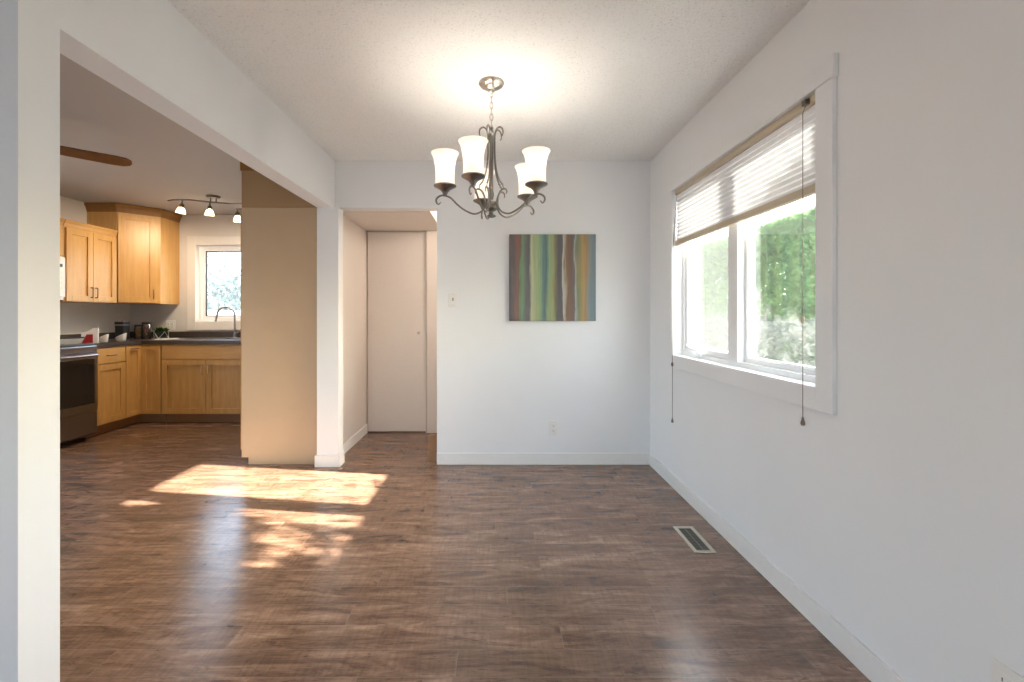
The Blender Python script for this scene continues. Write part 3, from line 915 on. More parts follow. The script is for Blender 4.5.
# tall cabinet whose side faces the dining room
P = thing('tall_pantry_cabinet', 'tall pale maple cabinet showing its plain side panel beside the white pillar', 'cabinet', (-2.046, 4.60, 0), -PI / 2)
wP = 0.90      # runs from Y=4.60 to Y=3.70
dP = 0.635
mesh_obj('carcass', MB().box(0, wP - 0.018, 0.001, dP, 0.105, 2.36), MAPLE, P, world=False)
sp = MB().prism([(0.055, 0), (dP, 0), (dP, 2.062), (0, 2.062), (0, 0.055), (0.055, 0.055)], wP - 0.017, wP,
                M=Matrix(((0, 0, 1, 0), (1, 0, 0, 0), (0, 1, 0, 0), (0, 0, 0, 1))))
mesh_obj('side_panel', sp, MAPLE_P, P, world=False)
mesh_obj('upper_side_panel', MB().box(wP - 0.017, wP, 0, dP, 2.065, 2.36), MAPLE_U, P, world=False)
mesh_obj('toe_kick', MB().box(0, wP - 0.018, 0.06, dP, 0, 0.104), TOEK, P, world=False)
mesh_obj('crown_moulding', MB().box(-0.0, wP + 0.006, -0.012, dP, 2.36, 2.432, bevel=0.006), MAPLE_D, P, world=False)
for i in range(2):
    f = mesh_obj('door', shaker(wP / 2 - 0.014, 1.93, 0.004 + i * (wP / 2 - 0.011), 0.112, y=0.001), MAPLE, P, world=False)
    mesh_obj('handle', pull(wP / 2 - 0.009 + (-0.035 if i == 0 else 0.035), 1.1), DARKMETAL, f, world=False, smooth=True)

# wall cabinets on the left
UX = -4.20
UZ0 = 1.33
def crown(m, pts, z0, h=0.07, out=0.03):
    """moulding along an open outline of (x, y) points: profile leans outward; right-hand side is outside"""
    n = len(pts)
    offs = []
    for i in range(n):
        d = []
        if i > 0: d.append((Vector(pts[i]) - Vector(pts[i - 1])).normalized())
        if i < n - 1: d.append((Vector(pts[i + 1]) - Vector(pts[i])).normalized())
        ns = [Vector((t.y, -t.x)) for t in d]
        nn = sum(ns, Vector((0, 0))).normalized()
        offs.append(nn / max(0.4, nn.dot(ns[0])))
    rows = []
    for o_, z in ((0.002, z0), (0.006, z0 + h * 0.15), (out * 0.5, z0 + h * 0.5), (out, z0 + h * 0.8), (out, z0 + h), (-0.02, z0 + h), (-0.02, z0)):
        rows.append([m.bm.verts.new((p[0] + q.x * o_, p[1] + q.y * o_, z)) for p, q in zip(pts, offs)])
    k = len(rows)
    for a in range(k):
        b_ = (a + 1) % k
        for i in range(n - 1):
            m.bm.faces.new((rows[a][i], rows[a][i + 1], rows[b_][i + 1], rows[b_][i]))
    m.bm.faces.new([r[0] for r in rows]); m.bm.faces.new([r[-1] for r in rows][::-1])
    return m
U = thing('wall_cabinet', 'maple two-door wall cabinet left of the tall corner wall cabinet', 'cabinet', (UX, 4.462, UZ0), PI / 2)
wU = 5.085 - 4.462
mesh_obj('carcass', MB().box(0, wU, 0, 0.325, 0, 0.745), MAPLE, U, world=False)
for i in range(2):
    f = mesh_obj('door', shaker(wU / 2 - 0.018, 0.715, 0.016 + i * (wU / 2 - 0.014), 0.008), MAPLE, U, world=False)
    mesh_obj('handle', pull(wU / 2 + (-0.028 if i == 0 else 0.028), 0.10), DARKMETAL, f, world=False, smooth=True)
mesh_obj('crown_moulding', crown(MB(), [(0, 0), (wU, 0)], 0.735, 0.065, 0.028), MAPLE_H, U, world=False)
O = thing('wall_cabinet', 'short maple wall cabinet above the white microwave', 'cabinet', (UX, 3.70, 1.77), PI / 2)
mesh_obj('carcass', MB().box(0, 0.756, 0, 0.325, 0, 0.305), MAPLE, O, world=False)
for i in range(2):
    f = mesh_obj('door', shaker(0.362, 0.285, 0.014 + i * 0.366, 0.006, fw=0.05), MAPLE, O, world=False)
    mesh_obj('handle', pull(0.378 + (-0.028 if i == 0 else 0.028), 0.07), DARKMETAL, f, world=False, smooth=True)
mesh_obj('crown_moulding', crown(MB(), [(0, 0), (0.756, 0)], 0.295, 0.065, 0.028), MAPLE_H, O, world=False)

CCa, CCb = (UX, 5.09), (-3.92, 5.375)
Q = thing('corner_wall_cabinet', 'tall diagonal maple corner wall cabinet reaching up to the ceiling', 'cabinet', (UX, 5.09, UZ0), 0)
m = MB().prism([(KX + 0.003, 5.09), CCa, CCb, (CCb[0], KY - 0.003), (KX + 0.003, KY - 0.003)], UZ0, 2.35)
mesh_obj('carcass', m, MAPLE, Q)
ang = math.atan2(CCb[1] - CCa[1], CCb[0] - CCa[0])
lq = math.hypot(CCb[0] - CCa[0], CCb[1] - CCa[1])
Mq = Matrix.Translation((CCa[0], CCa[1], UZ0)) @ Matrix.Rotation(ang, 4, 'Z')
f = mesh_obj('door', shaker(lq - 0.05, 0.995, 0.012, 0.01, M=Mq, fw=0.065), MAPLE, Q)
mesh_obj('handle', pull(lq - 0.07, 0.11, M=Mq), DARKMETAL, f, smooth=True)
m = crown(MB(), [(KX + 0.003, 5.09), CCa, CCb, (CCb[0], KY - 0.003)], 2.342, 0.095, 0.035)
mesh_obj('crown_moulding', m, MAPLE_D, Q)

# countertop (L shape with the sink cut-out)
CTZ0, CTZ1 = 0.880, 0.920
SKX0, SKX1, SKY0, SKY1 = -3.62, -2.84, 5.17, 5.58
ov = 0.03
m = MB()
m.prism([(KX, 4.483), (FXK + ov, 4.483), (FXK + ov, 5.09 - ov), (FXK + ov, 5.70), (KX, 5.70)], CTZ0, CTZ1)
yf = 5.09 - ov
m.box(FXK + ov, SKX0, yf, KY, CTZ0, CTZ1).box(SKX1, -2.07, yf, KY, CTZ0, CTZ1)
m.box(SKX0, SKX1, yf, SKY0, CTZ0, CTZ1).box(SKX0, SKX1, SKY1, KY, CTZ0, CTZ1)
ct = mesh_obj('countertop', m, COUNTER)
tag(ct, 'dark speckled laminate countertop running round the kitchen corner', 'countertop')
mesh_obj('backsplash', MB().box(KX, KX + 0.018, 4.483, KY, CTZ1, CTZ1 + 0.075).box(KX + 0.018, -2.07, KY - 0.018, KY, CTZ1, CTZ1 + 0.075), COUNTER, ct)

# sink and faucet
sk = thing('kitchen_sink', 'stainless drop-in sink in the counter under the kitchen window', 'sink', ((SKX0 + SKX1) / 2, 5.375, CTZ1))
m = MB()
rim = 0.02
m.box(SKX0 - 0.015, SKX0 + rim, SKY0 - 0.015, SKY1 + 0.015, CTZ1, CTZ1 + 0.007, bevel=0.002).box(SKX1 - rim, SKX1 + 0.015, SKY0 - 0.015, SKY1 + 0.015, CTZ1, CTZ1 + 0.007, bevel=0.002)
m.box(SKX0 + rim, SKX1 - rim, SKY0 - 0.015, SKY0 + rim, CTZ1, CTZ1 + 0.007, bevel=0.002).box(SKX0 + rim, SKX1 - rim, SKY1 - rim, SKY1 + 0.015, CTZ1, CTZ1 + 0.007, bevel=0.002)
xm = (SKX0 + SKX1) / 2
m.box(xm - 0.012, xm + 0.012, SKY0 + rim, SKY1 - rim, CTZ1 - 0.04, CTZ1 + 0.004)
mesh_obj('rim', m, STEEL, sk)
for x0, x1 in ((SKX0 + rim, xm - 0.012), (xm + 0.012, SKX1 - rim)):
    m = MB()
    zb = CTZ1 - 0.17
    m.box(x0, x0 + 0.004, SKY0 + rim, SKY1 - rim, zb, CTZ1).box(x1 - 0.004, x1, SKY0 + rim, SKY1 - rim, zb, CTZ1)
    m.box(x0, x1, SKY0 + rim, SKY0 + rim + 0.004, zb, CTZ1).box(x0, x1, SKY1 - rim - 0.004, SKY1 - rim, zb, CTZ1)
    m.box(x0, x1, SKY0 + rim, SKY1 - rim, zb - 0.004, zb)
    mesh_obj('basin', m, STEEL, sk)
fx, fy = -3.19, 5.615
fa = thing('gooseneck_faucet', 'chrome gooseneck faucet standing behind the sink before the window', 'faucet', (fx, fy, CTZ1))
m = MB().lathe([(0, CTZ1), (0.027, CTZ1), (0.027, CTZ1 + 0.008), (0.018, CTZ1 + 0.014), (0.017, CTZ1 + 0.085), (0.013, CTZ1 + 0.095), (0, CTZ1 + 0.096)], (fx, fy, 0), 20)
mesh_obj('faucet_base', m, STEEL, fa, smooth=True)
pts = [(fx, fy, CTZ1 + 0.09), (fx, fy, CTZ1 + 0.22)]
for i in range(9):
    a = PI * i / 8
    pts.append((fx - 0.095 + 0.095 * math.cos(a), fy - 0.02 * (1 - math.cos(a)), CTZ1 + 0.28 + 0.095 * math.sin(a)))
pts += [(fx - 0.197, fy - 0.045, CTZ1 + 0.235), (fx - 0.205, fy - 0.047, CTZ1 + 0.20)]
mesh_obj('spout', MB().tube(smooth_path(pts, 3), 0.011, 12), STEEL, fa, smooth=True)
mesh_obj('lever', MB().tube([(fx + 0.012, fy, CTZ1 + 0.06), (fx + 0.05, fy - 0.005, CTZ1 + 0.075), (fx + 0.085, fy - 0.01, CTZ1 + 0.11)], [0.011, 0.008, 0.006], 10), STEEL, fa, smooth=True)
sd = thing('soap_dispenser', 'small chrome soap dispenser right of the gooseneck faucet', 'soap dispenser', (fx + 0.17, fy, CTZ1))
m = MB().lathe([(0, CTZ1), (0.018, CTZ1), (0.018, CTZ1 + 0.006), (0.009, CTZ1 + 0.012), (0.009, CTZ1 + 0.06), (0.012, CTZ1 + 0.065), (0.012, CTZ1 + 0.075), (0, CTZ1 + 0.077)], (fx + 0.17, fy, 0), 16)
m.tube([(fx + 0.17, fy, CTZ1 + 0.07), (fx + 0.15, fy - 0.03, CTZ1 + 0.073), (fx + 0.135, fy - 0.055, CTZ1 + 0.06)], 0.005, 8)
mesh_obj('pump', m, STEEL, sd, smooth=True)

# range
RX, RY0, RY1 = -3.897, 3.705, 4.465
rg = thing('electric_range', 'stainless electric range with a black glass oven door at the left edge', 'range', (RX, RY0, 0), PI / 2)
wR = RY1 - RY0
dR = 0.62
mesh_obj('body', MB().box(0, wR, 0.0, dR, 0.05, 0.905), simple('range_side_grey', (0.12, 0.12, 0.125, 1), 0.4, 0.6), rg, world=False)
mesh_obj('cooktop', MB().box(-0.004, wR + 0.004, -0.015, dR, 0.906, 0.926, bevel=0.004), simple('cooktop_grey_glass', (0.10, 0.10, 0.105, 1), 0.15), rg, world=False)
mesh_obj('control_panel', MB().box(0.0, wR, -0.028, 0, 0.845, 0.905, bevel=0.006), STEEL, rg, world=False)
dr = mesh_obj('oven_door', MB().box(0.004, 0.075, -0.035, -0.001, 0.285, 0.84).box(wR - 0.075, wR - 0.004, -0.035, -0.001, 0.285, 0.84)
              .box(0.075, wR - 0.075, -0.035, -0.001, 0.285, 0.36).box(0.075, wR - 0.075, -0.035, -0.001, 0.775, 0.84), STEEL, rg, world=False)
mesh_obj('oven_window', MB().box(0.04, wR - 0.04, -0.038, -0.006, 0.355, 0.785, bevel=0.002), BLACKGLASS, dr, world=False)
hd = MB().tube(smooth_path([(0.05, -0.034, 0.815), (0.055, -0.075, 0.817), (0.10, -0.085, 0.818), (wR / 2, -0.09, 0.818), (wR - 0.10, -0.085, 0.818), (wR - 0.055, -0.075, 0.817), (wR - 0.05, -0.034, 0.815)], 5), 0.012, 10)
mesh_obj('handle', hd, STEEL, dr, world=False, smooth=True)
mesh_obj('drawer', MB().box(0.004, wR - 0.004, -0.03, -0.001, 0.07, 0.275, bevel=0.004), STEEL, rg, world=False)
mesh_obj('backguard', MB().box(0, wR, dR - 0.06, dR, 0.926, 1.06, bevel=0.006), STEEL, rg, world=False)
for i, (bx, by, br_) in enumerate(((0.20, 0.16, 0.10), (0.56, 0.16, 0.075), (0.20, 0.42, 0.075), (0.56, 0.42, 0.10))):
    mesh_obj('burner_ring', MB().lathe([(br_ - 0.004, 0.9262), (br_, 0.9262), (br_, 0.9268), (br_ - 0.004, 0.9268)], (bx, by, 0), 32, close=True), simple('burner_mark', (0.3, 0.3, 0.3, 1), 0.4), rg, world=False)

# microwave over the range
mw = thing('microwave_oven', 'white over-the-range microwave, right end showing past the white wall', 'microwave', (-4.188, 3.705, 1.345), PI / 2)
mesh_obj('body', MB().box(0, 0.752, 0, 0.335, 0, 0.42, bevel=0.006), PLASTIC, mw, world=False)
mesh_obj('door', MB().box(0.006, 0.565, -0.022, -0.001, 0.03, 0.41, bevel=0.004), PLASTIC, mw, world=False)
mesh_obj('door_window', MB().box(0.07, 0.48, -0.024, -0.02, 0.09, 0.35), BLACKGLASS, mw, world=False)
cp = mesh_obj('control_panel', MB().box(0.57, 0.746, -0.022, -0.001, 0.03, 0.41, bevel=0.004), PLASTIC, mw, world=False)
mesh_obj('display', MB().box(0.60, 0.715, -0.0235, -0.02, 0.315, 0.345), BLACK, cp, world=False)
for r in range(4):
    for q in range(3):
        mesh_obj('button', MB().box(0.605 + q * 0.038, 0.635 + q * 0.038, -0.0235, -0.02, 0.10 + r * 0.048, 0.135 + r * 0.048, bevel=0.001), CERAMIC, cp, world=False)
mesh_obj('handle', MB().tube([(0.535, -0.02, 0.06), (0.535, -0.05, 0.075), (0.535, -0.055, 0.22), (0.535, -0.05, 0.36), (0.535, -0.02, 0.375)], 0.009, 8), PLASTIC, mw, world=False, smooth=True)

# ------------------------------------------------------------------ things on the counter
def oval(rx, ry): return Matrix.Diagonal((rx, ry, 1, 1))
bz = 0.9275
bw = thing('serving_dish', 'white oval dish with a dark rim on the range top', 'dish', (-4.02, 4.31, bz))
T = Matrix.Translation((-4.02, 4.31, bz)) @ Matrix.Rotation(0.5, 4, 'Z') @ oval(1.0, 0.8)
mesh_obj('bowl', MB().lathe([(0, 0), (0.095, 0), (0.105, 0.008), (0.125, 0.052), (0.120, 0.052), (0.085, 0.012), (0, 0.008)], (0, 0, 0), 32, M=T), CERAMIC, bw, smooth=True)
mesh_obj('rim', MB().lathe([(0.118, 0.0525), (0.129, 0.0525), (0.129, 0.063), (0.118, 0.063)], (0, 0, 0), 32, M=T, close=True), simple('brown_rim', lin(60, 44, 36), 0.4), bw, smooth=True)

T = Matrix.Translation((-4.03, 4.565, CTZ1 + 0.001)) @ Matrix.Rotation(0.55, 4, 'Z')
pk = thing('food_carton', 'white carton with a red slanted front on the counter beside the range', 'carton', (-4.03, 4.565, CTZ1))
m = MB().prism([(-0.06, 0.0), (0.065, 0.0), (0.065, 0.15), (0.03, 0.15), (-0.01, 0.118), (-0.06, 0.105)], -0.03, 0.03, M=T @ Matrix.Rotation(PI / 2, 4, 'X'))
mesh_obj('carton_box', m, CERAMIC, pk)
m = MB().prism([(-0.058, 0.003), (0.028, 0.003), (0.028, 0.088), (-0.02, 0.088)], 0.0302, 0.0314, M=T @ Matrix.Rotation(PI / 2, 4, 'X'))
mesh_obj('red_print', m, RED, pk)

def slant_bowl(loc, rz, label):
    s = thing('slanted_bowl', label, 'bowl', loc, rz, None)
    m = MB()
    seg = 28
    rings = []
    for r, z0, z1 in ((0.0, 0, 0), (0.038, 0, 0), (0.043, 0.006, 0.006), (0.052, 0.03, 0.085), (0.048, 0.03, 0.085), (0.040, 0.010, 0.010), (0.0, 0.008, 0.008)):
        if r == 0: rings.append([m.bm.verts.new((0, 0, z0))]); continue
        rings.append([m.bm.verts.new((r * math.cos(2 * PI * k / seg), r * math.sin(2 * PI * k / seg), z0 + (z1 - z0) * (0.5 + 0.5 * math.cos(2 * PI * k / seg)))) for k in range(seg)])
    for Aa, Bb in zip(rings, rings[1:]):
        for k in range(seg):
            k2 = (k + 1) % seg
            if len(Aa) == 1: m.bm.faces.new((Aa[0], Bb[k2], Bb[k]))
            elif len(Bb) == 1: m.bm.faces.new((Aa[k], Aa[k2], Bb[0]))
            else: m.bm.faces.new((Aa[k], Aa[k2], Bb[k2], Bb[k]))
    mesh_obj('bowl', m, CERAMIC, s, world=False, smooth=True)
    m = MB()
    for k in range(26):
        a = random.random() * 6.28; r = 0.030 * math.sqrt(random.random())
        m.sphere((r * math.cos(a), r * math.sin(a), 0.022 + random.random() * 0.02 + 0.012 * math.cos(a) * r / 0.03), 0.010, 8)
    o = mesh_obj('contents', m, simple('dark_contents', lin(48, 34, 26), 0.6), s, world=False, smooth=True)
    o['kind'] = 'stuff'
slant_bowl((-4.02, 4.70, CTZ1 + 0.001), 0.3, 'small white slant-rimmed bowl on the counter nearest the red and white carton')
slant_bowl((-4.06, 4.98, CTZ1 + 0.001), 0.3, 'small white slant-rimmed bowl in front of the black canister')

cf = thing('coffee_canister', 'black canister with a pale band on the kitchen counter, left of the snack jars', 'canister', (-4.24, 5.22, CTZ1 + 0.001))
m = MB().box(-4.29, -4.19, 5.17, 5.27, CTZ1 + 0.001, CTZ1 + 0.165, bevel=0.012)
mesh_obj('body', m, BLACK, cf)
mesh_obj('lid', MB().box(-4.293, -4.187, 5.167, 5.273, CTZ1 + 0.174, CTZ1 + 0.205, bevel=0.01), BLACK, cf)
mesh_obj('band', MB().box(-4.292, -4.188, 5.168, 5.272, CTZ1 + 0.160, CTZ1 + 0.174), STEEL, cf)
mesh_obj('knob', MB().sphere((-4.24, 5.22, CTZ1 + 0.213), 0.012, 12), STEEL, cf, smooth=True)

JARGLASS = glass_pane('jar_glass', 0.04)
def jar(x, y, r, h, col, label, lidcol):
    s = thing('snack_jar', label, 'jar', (x, y, CTZ1 + 0.001))
    z0 = CTZ1 + 0.001
    m = MB().lathe([(0, 0), (r, 0), (r + 0.003, 0.006), (r + 0.003, h * 0.82), (r * 0.9, h * 0.9), (r * 0.88, h * 0.9), (r, h * 0.8), (r, 0.008), (0, 0.006)], (x, y, z0), 24)
    mesh_obj('glass', m, JARGLASS, s, smooth=True)
    mesh_obj('lid', MB().lathe([(0, h * 0.9), (r * 0.98, h * 0.9), (r * 1.0, h * 0.92), (r * 1.0, h * 0.99), (r * 0.9, h), (0, h)], (x, y, z0), 24), lidcol, s, smooth=True)
    m = MB()
    for k in range(90):
        a = random.random() * 6.28; q = (r - 0.014) * math.sqrt(random.random())
        m.sphere((x + q * math.cos(a), y + q * math.sin(a), z0 + 0.020 + random.random() * h * 0.62), 0.012, 6)
    o = mesh_obj('contents', m, col, s, smooth=True)
    o['kind'] = 'stuff'
BROWNLID = simple('brown_lid', lin(58, 40, 30), 0.5)
jar(-4.185, 5.40, 0.050, 0.165, simple('pasta_mix', lin(214, 160, 84), 0.6, var=0.25, scale=60), 'glass jar of pale snacks on the counter beside the black canister', BROWNLID)
jar(-4.075, 5.36, 0.045, 0.195, simple('nut_mix', lin(150, 74, 34), 0.6, var=0.25, scale=60), 'taller glass jar of reddish brown nuts right of the pale snack jar', BROWNLID)

wr = thing('wire_basket', 'black bowl of greens in a white wire stand on the counter below the outlet', 'basket', (-3.945, 5.42, CTZ1 + 0.001))
bx, by, b0 = -3.945, 5.42, CTZ1 + 0.001
mesh_obj('bowl', MB().lathe([(0, 0.012), (0.045, 0.012), (0.062, 0.045), (0.070, 0.085), (0.066, 0.085), (0.056, 0.045), (0.04, 0.018), (0, 0.018)], (bx, by, b0), 28), BLACK, wr, smooth=True)
m = MB()
WIRE = simple('pale_wire', (0.75, 0.73, 0.7, 1), 0.35, 0.6)
for k in range(4):
    a = PI / 4 + k * PI / 2 - 0.5
    a2 = a + PI / 2
    p0 = (bx + 0.076 * math.cos(a), by + 0.076 * math.sin(a), b0 + 0.003)
    pm = (bx + 0.078 * math.cos((a + a2) / 2), by + 0.078 * math.sin((a + a2) / 2), b0 + 0.085)
    p1 = (bx + 0.076 * math.cos(a2), by + 0.076 * math.sin(a2), b0 + 0.003)
    m.tube([p0, pm, p1], 0.003, 6)
mesh_obj('wire_stand', m, WIRE, wr, smooth=True)
def leaf(bm, p, n, up, l, w):
    s = n.cross(up)
    if s.length < 1e-4: s = n.orthogonal()
    s.normalize()
    a = bm.verts.new(p); b_ = bm.verts.new(p + up * l * 0.5 + s * w * 0.5 + n * l * 0.06); c_ = bm.verts.new(p + up * l); d_ = bm.verts.new(p + up * l * 0.5 - s * w * 0.5 + n * l * 0.06)
    bm.faces.new((a, b_, c_, d_))
def rvec():
    while True:
        v = Vector((random.uniform(-1, 1), random.uniform(-1, 1), random.uniform(-1, 1)))
        if 0.05 < v.length < 1: return v.normalized()
GREENS = leaf_mat('salad_greens', lin(24, 40, 20), lin(50, 84, 38), lin(92, 128, 62))
m = MB()
for k in range(220):
    a = random.random() * 6.28; r = 0.055 * math.sqrt(random.random())
    up = (rvec() + Vector((0, 0, 0.7))).normalized()
    leaf(m.bm, Vector((bx + r * math.cos(a), by + r * math.sin(a), b0 + 0.05 + 0.05 * random.random())), rvec(), up, 0.045, 0.025)
mesh_obj('greens', m, GREENS, wr)['kind'] = 'stuff'

cb = mesh_obj('cutting_board', MB().box(-0.13, 0.03, -0.09, 0.09, 0, 0.012, bevel=0.004), CERAMIC)
cb.location = (-3.68, 5.22, CTZ1 + 0.0008)
cb.rotation_euler = (0, 0, 0.15)
tag(cb, 'flat white cutting board lying on the counter left of the sink', 'cutting board')

# ------------------------------------------------------------------ track light in the kitchen
tl = thing('track_light', 'nickel S-curved track light with three glass spotlights on the kitchen ceiling', 'track light', (-2.95, 4.80, CZ - 0.06))
m = MB().lathe([(0, CZ), (0.066, CZ), (0.066, CZ - 0.010), (0.055, CZ - 0.022), (0, CZ - 0.024)], (-2.95, 4.80, 0), 32)
mesh_obj('canopy', m, DARKNICKEL, tl, smooth=True)
RZ = CZ - 0.062
for dx in (-0.03, 0.03):
    mesh_obj('stem', MB().lathe([(0.007, CZ - 0.02), (0.007, RZ)], (-2.95 + dx, 4.80, 0), 10), DARKNICKEL, tl, smooth=True)
rail = smooth_path([(-3.38, 4.74, RZ), (-3.26, 4.70, RZ), (-3.12, 4.72, RZ), (-2.98, 4.80, RZ), (-2.80, 4.86, RZ), (-2.60, 4.85, RZ), (-2.44, 4.88, RZ), (-2.38, 4.99, RZ), (-2.46, 5.09, RZ), (-2.64, 5.12, RZ), (-2.88, 5.10, RZ)], 6)
mesh_obj('rail', MB().tube(rail, 0.008, 8), DARKNICKEL, tl, smooth=True)
def spot(x, y, aim):
    aim = Vector(aim).normalized()
    top = Vector((x, y, RZ))
    j = top + Vector((0, 0, -0.045))
    h = mesh_obj('spot_head', MB().tube([top, j], 0.007, 8).lathe([(0, 0), (0.018, 0.002), (0.022, 0.012), (0.022, 0.034), (0.028, 0.04), (0, 0.041)], j - aim * 0.006, 18, axis=aim), DARKNICKEL, tl, smooth=True)
    mesh_obj('glass_shade', MB().lathe([(0.024, 0.036), (0.034, 0.050), (0.042, 0.070), (0.046, 0.095), (0.043, 0.095), (0.039, 0.070), (0.031, 0.053), (0.022, 0.040)], j, 24, axis=aim, close=True), SPOTGLASS, h, smooth=True)
    mesh_obj('bulb', MB().lathe([(0, 0.036), (0.016, 0.042), (0.018, 0.062), (0.010, 0.072), (0, 0.074)], j, 14, axis=aim), SPOTBULB, h, smooth=True)
def spot_lamp(x, y, aim, power):
    aim = Vector(aim).normalized()
    p = Vector((x, y, RZ - 0.15))
    o = light('spot_bulb_beam', 'SPOT', p, power, (1.0, 0.82, 0.60), direction=aim, radius=0.03)
    o.data.spot_size = math.radians(125)
    o.data.spot_blend = 0.6
spot_lamp(-3.22, 4.71, (-0.62, 0.30, -0.7), 26)
spot_lamp(-2.99, 4.82, (-0.45, 0.55, -0.7), 15)
spot_lamp(-2.87, 5.11, (-0.10, 0.55, -0.8), 8)
spot(-3.21, 4.705, (-0.25, 0.10, -1))
spot(-2.985, 4.80, (-0.12, 0.10, -1))
spot(-2.87, 5.105, (0.02, 0.05, -1))

# ------------------------------------------------------------------ ceiling fan over the kitchen table area
FC = Vector((-2.86, 2.58, 2.20))
fan = thing('ceiling_fan', 'brown wooden ceiling fan blade reaching out from behind the white wall', 'ceiling fan', FC)
m = MB().lathe([(0, CZ), (0.065, CZ), (0.06, CZ - 0.03), (0.03, CZ - 0.06), (0, CZ - 0.06)], (FC.x, FC.y, 0), 28)
mesh_obj('canopy', m, BRASS, fan, smooth=True)
mesh_obj('downrod', MB().lathe([(0.012, CZ - 0.05), (0.012, 2.26)], (FC.x, FC.y, 0), 12), BRASS, fan, smooth=True)
m = MB().lathe([(0, 2.30), (0.05, 2.295), (0.10, 2.27), (0.115, 2.235), (0.11, 2.20), (0.07, 2.175), (0.05, 2.15), (0.045, 2.12), (0, 2.115)], (FC.x, FC.y, 0), 36)
mesh_obj('motor_housing', m, BRASS, fan, smooth=True)
for k in range(5):
    R = Matrix.Translation(FC) @ Matrix.Rotation(math.radians(45 + 72 * k), 4, 'Z') @ Matrix.Rotation(math.radians(-10), 4, 'X')
    out = [(0.16, -0.045), (0.20, -0.055), (0.55, -0.066), (0.61, -0.060), (0.64, -0.035), (0.648, 0.0), (0.64, 0.035), (0.61, 0.060), (0.55, 0.066), (0.20, 0.055), (0.16, 0.045)]
    bl = mesh_obj('blade', MB().prism(out, -0.004, 0.004, M=R), FANWOOD, fan)
    m = MB().prism([(0.08, -0.02), (0.15, -0.014), (0.23, -0.035), (0.25, 0.0), (0.23, 0.035), (0.15, 0.014), (0.08, 0.02)], 0.005, 0.010, M=R)
    mesh_obj('blade_bracket', m, BRASS, bl)

# warm hall lamp out of sight round the corner
light('hall_lamp', 'POINT', (0.25, 4.25, 2.2), 20, (1.0, 0.84, 0.68), radius=0.08)

# ------------------------------------------------------------------ outdoors
gd = mesh_obj('ground', MB().box(-30, 40, -30, 45, -0.5, -0.25), GRASS)
gd['kind'] = 'structure'
HEDGE = leaf_mat('hedge_leaves', lin(66, 98, 60), lin(96, 134, 84), lin(132, 168, 112))
SHRUB = leaf_mat('grey_shrub_leaves', lin(74, 86, 78), lin(104, 116, 106), lin(140, 148, 138))
TREE = leaf_mat('tree_leaves', lin(70, 84, 80), lin(100, 112, 106), lin(136, 146, 140))
TWIG = simple('twig_bark', lin(70, 58, 46), 0.9)

def foliage_box(x0, x1, y0, y1, z0, z1, n, l, w, bulge=0.12):
    m = MB()
    for k in range(n):
        # leaves gather near the surface of the hedge
        x = x0 + (x1 - x0) * random.random(); y = y0 + (y1 - y0) * random.random(); z = z0 + (z1 - z0) * random.random()
        side = random.random()
        if side < 0.62: x = x0 + abs(random.gauss(0, 0.10))
        elif side < 0.8: z = z1 - abs(random.gauss(0, 0.10))
        wob = bulge * (math.sin(y * 2.3 + z * 1.1) * 0.6 + math.sin(y * 5.1 - z * 3.7) * 0.4)
        x += wob
        z += 0.5 * wob
        up = (rvec() + Vector((-0.4, 0, 0.5))).normalized()
        leaf(m.bm, Vector((x, y, z)), rvec(), up, l * random.uniform(0.6, 1.3), w * random.uniform(0.6, 1.3))
    return m
def stems(x, y0, y1, z0, z1, n):
    m = MB()
    for k in range(n):
        y = y0 + (y1 - y0) * (k + 0.5) / n
        m.tube([(x, y, z0), (x + random.uniform(-.1, .1), y + random.uniform(-.1, .1), (z0 + z1) / 2), (x + random.uniform(-.15, .15), y + random.uniform(-.15, .15), z1)], [0.04, 0.03, 0.01], 6)
    return m
hg = thing('hedge', 'bright green clipped hedge outside the dining room window', 'hedge', (3.6, 6.5, -0.25))
mesh_obj('foliage', foliage_box(3.2, 4.3, 3.3, 11.5, -0.2, 2.26, 95000, 0.08, 0.05), HEDGE, hg)
mesh_obj('stems', stems(3.75, 3.5, 11.3, -0.25, 2.2, 14), TWIG, hg)
sb = thing('low_shrub', 'low grey-green shrub row in front of the tall hedge outside the window', 'shrub', (2.6, 6.0, -0.25))
mesh_obj('foliage', foliage_box(2.35, 3.0, 3.4, 10.5, -0.2, 1.14, 22000, 0.06, 0.035, 0.06), SHRUB, sb)
mesh_obj('stems', stems(2.7, 3.6, 10.3, -0.25, 0.9, 12), TWIG, sb)
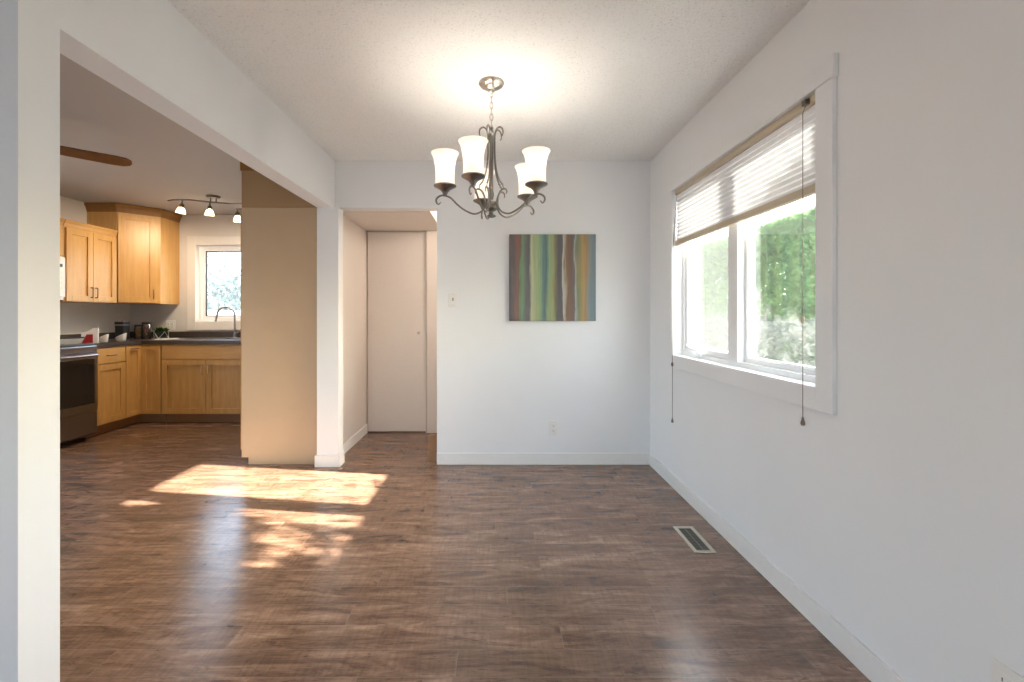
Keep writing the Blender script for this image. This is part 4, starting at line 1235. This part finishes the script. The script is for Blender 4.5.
# sparse shrub that dapples the sun on the nearer pane
m = MB()
for k in range(3800):
    a = rvec() * random.random() ** 0.4
    p = Vector((3.5 + a.x * 0.55, 1.50 + a.y * 0.60, 2.52 + a.z * 0.17))
    leaf(m.bm, p, rvec(), rvec(), 0.11, 0.06)
for k in range(1100):
    a = rvec() * random.random() ** 0.4
    p = Vector((3.5 + a.x * 0.4, 1.5 + a.y * 0.62, 1.75 + a.z * 0.62))
    leaf(m.bm, p, rvec(), rvec(), 0.10, 0.05)
ds = thing('leafy_shrub', 'tall loose green shrub outside, level with the near end of the dining room window', 'shrub', (3.5, 1.50, -0.25))
mesh_obj('foliage', m, HEDGE, ds)
mesh_obj('stems', stems(3.5, 1.3, 1.9, -0.25, 2.3, 4), TWIG, ds)
# beyond the kitchen window
def tree(x, y, r, h, label, n):
    t_ = thing('tree', label, 'tree', (x, y, -0.25))
    mesh_obj('trunk', MB().tube([(x, y, -0.25), (x + 0.05, y, h * 0.4), (x, y + 0.05, h * 0.8)], [0.12, 0.09, 0.03], 8), TWIG, t_, smooth=True)
    m = MB()
    blobs = [(rvec() * r * 0.6, r * random.uniform(0.35, 0.55)) for _ in range(12)]
    for k in range(n):
        c_, br_ = random.choice(blobs)
        d_ = rvec() * br_ * random.uniform(0.75, 1.05)
        p = Vector((x, y, h * 0.62)) + Vector((c_.x + d_.x, c_.y + d_.y, (c_.z + d_.z) * 0.9))
        leaf(m.bm, p, rvec(), (rvec() + Vector((0, 0, 0.3))).normalized(), 0.14 * random.uniform(0.6, 1.3), 0.08)
    mesh_obj('crown', m, TREE, t_)
tree(-6.3, 11.8, 1.5, 1.7, 'round tree outside, left half of the kitchen window view', 9000)
tree(-9.6, 15.0, 2.0, 2.6, 'larger tree farther back, behind the one in the kitchen window', 9000)
tree(-3.2, 12.6, 1.2, 1.5, 'smaller tree outside the right side of the kitchen window', 7000)
fe = thing('garden_fence', 'pale horizontal rail fence beyond the kitchen window', 'fence', (-5, 9.2, -0.25))
FENCE = simple('pale_fence_wood', lin(196, 196, 200), 0.7)
m = MB()
for zz in (0.35, 0.62, 0.89, 1.16): m.box(-10, -1, 9.17, 9.20, zz, zz + 0.13)
mesh_obj('rails', m, FENCE, fe)
for k in range(6):
    mesh_obj('post', MB().box(-9.5 + k * 1.6 - 0.05, -9.5 + k * 1.6 + 0.05, 9.2, 9.3, -0.25, 1.34), FENCE, fe)
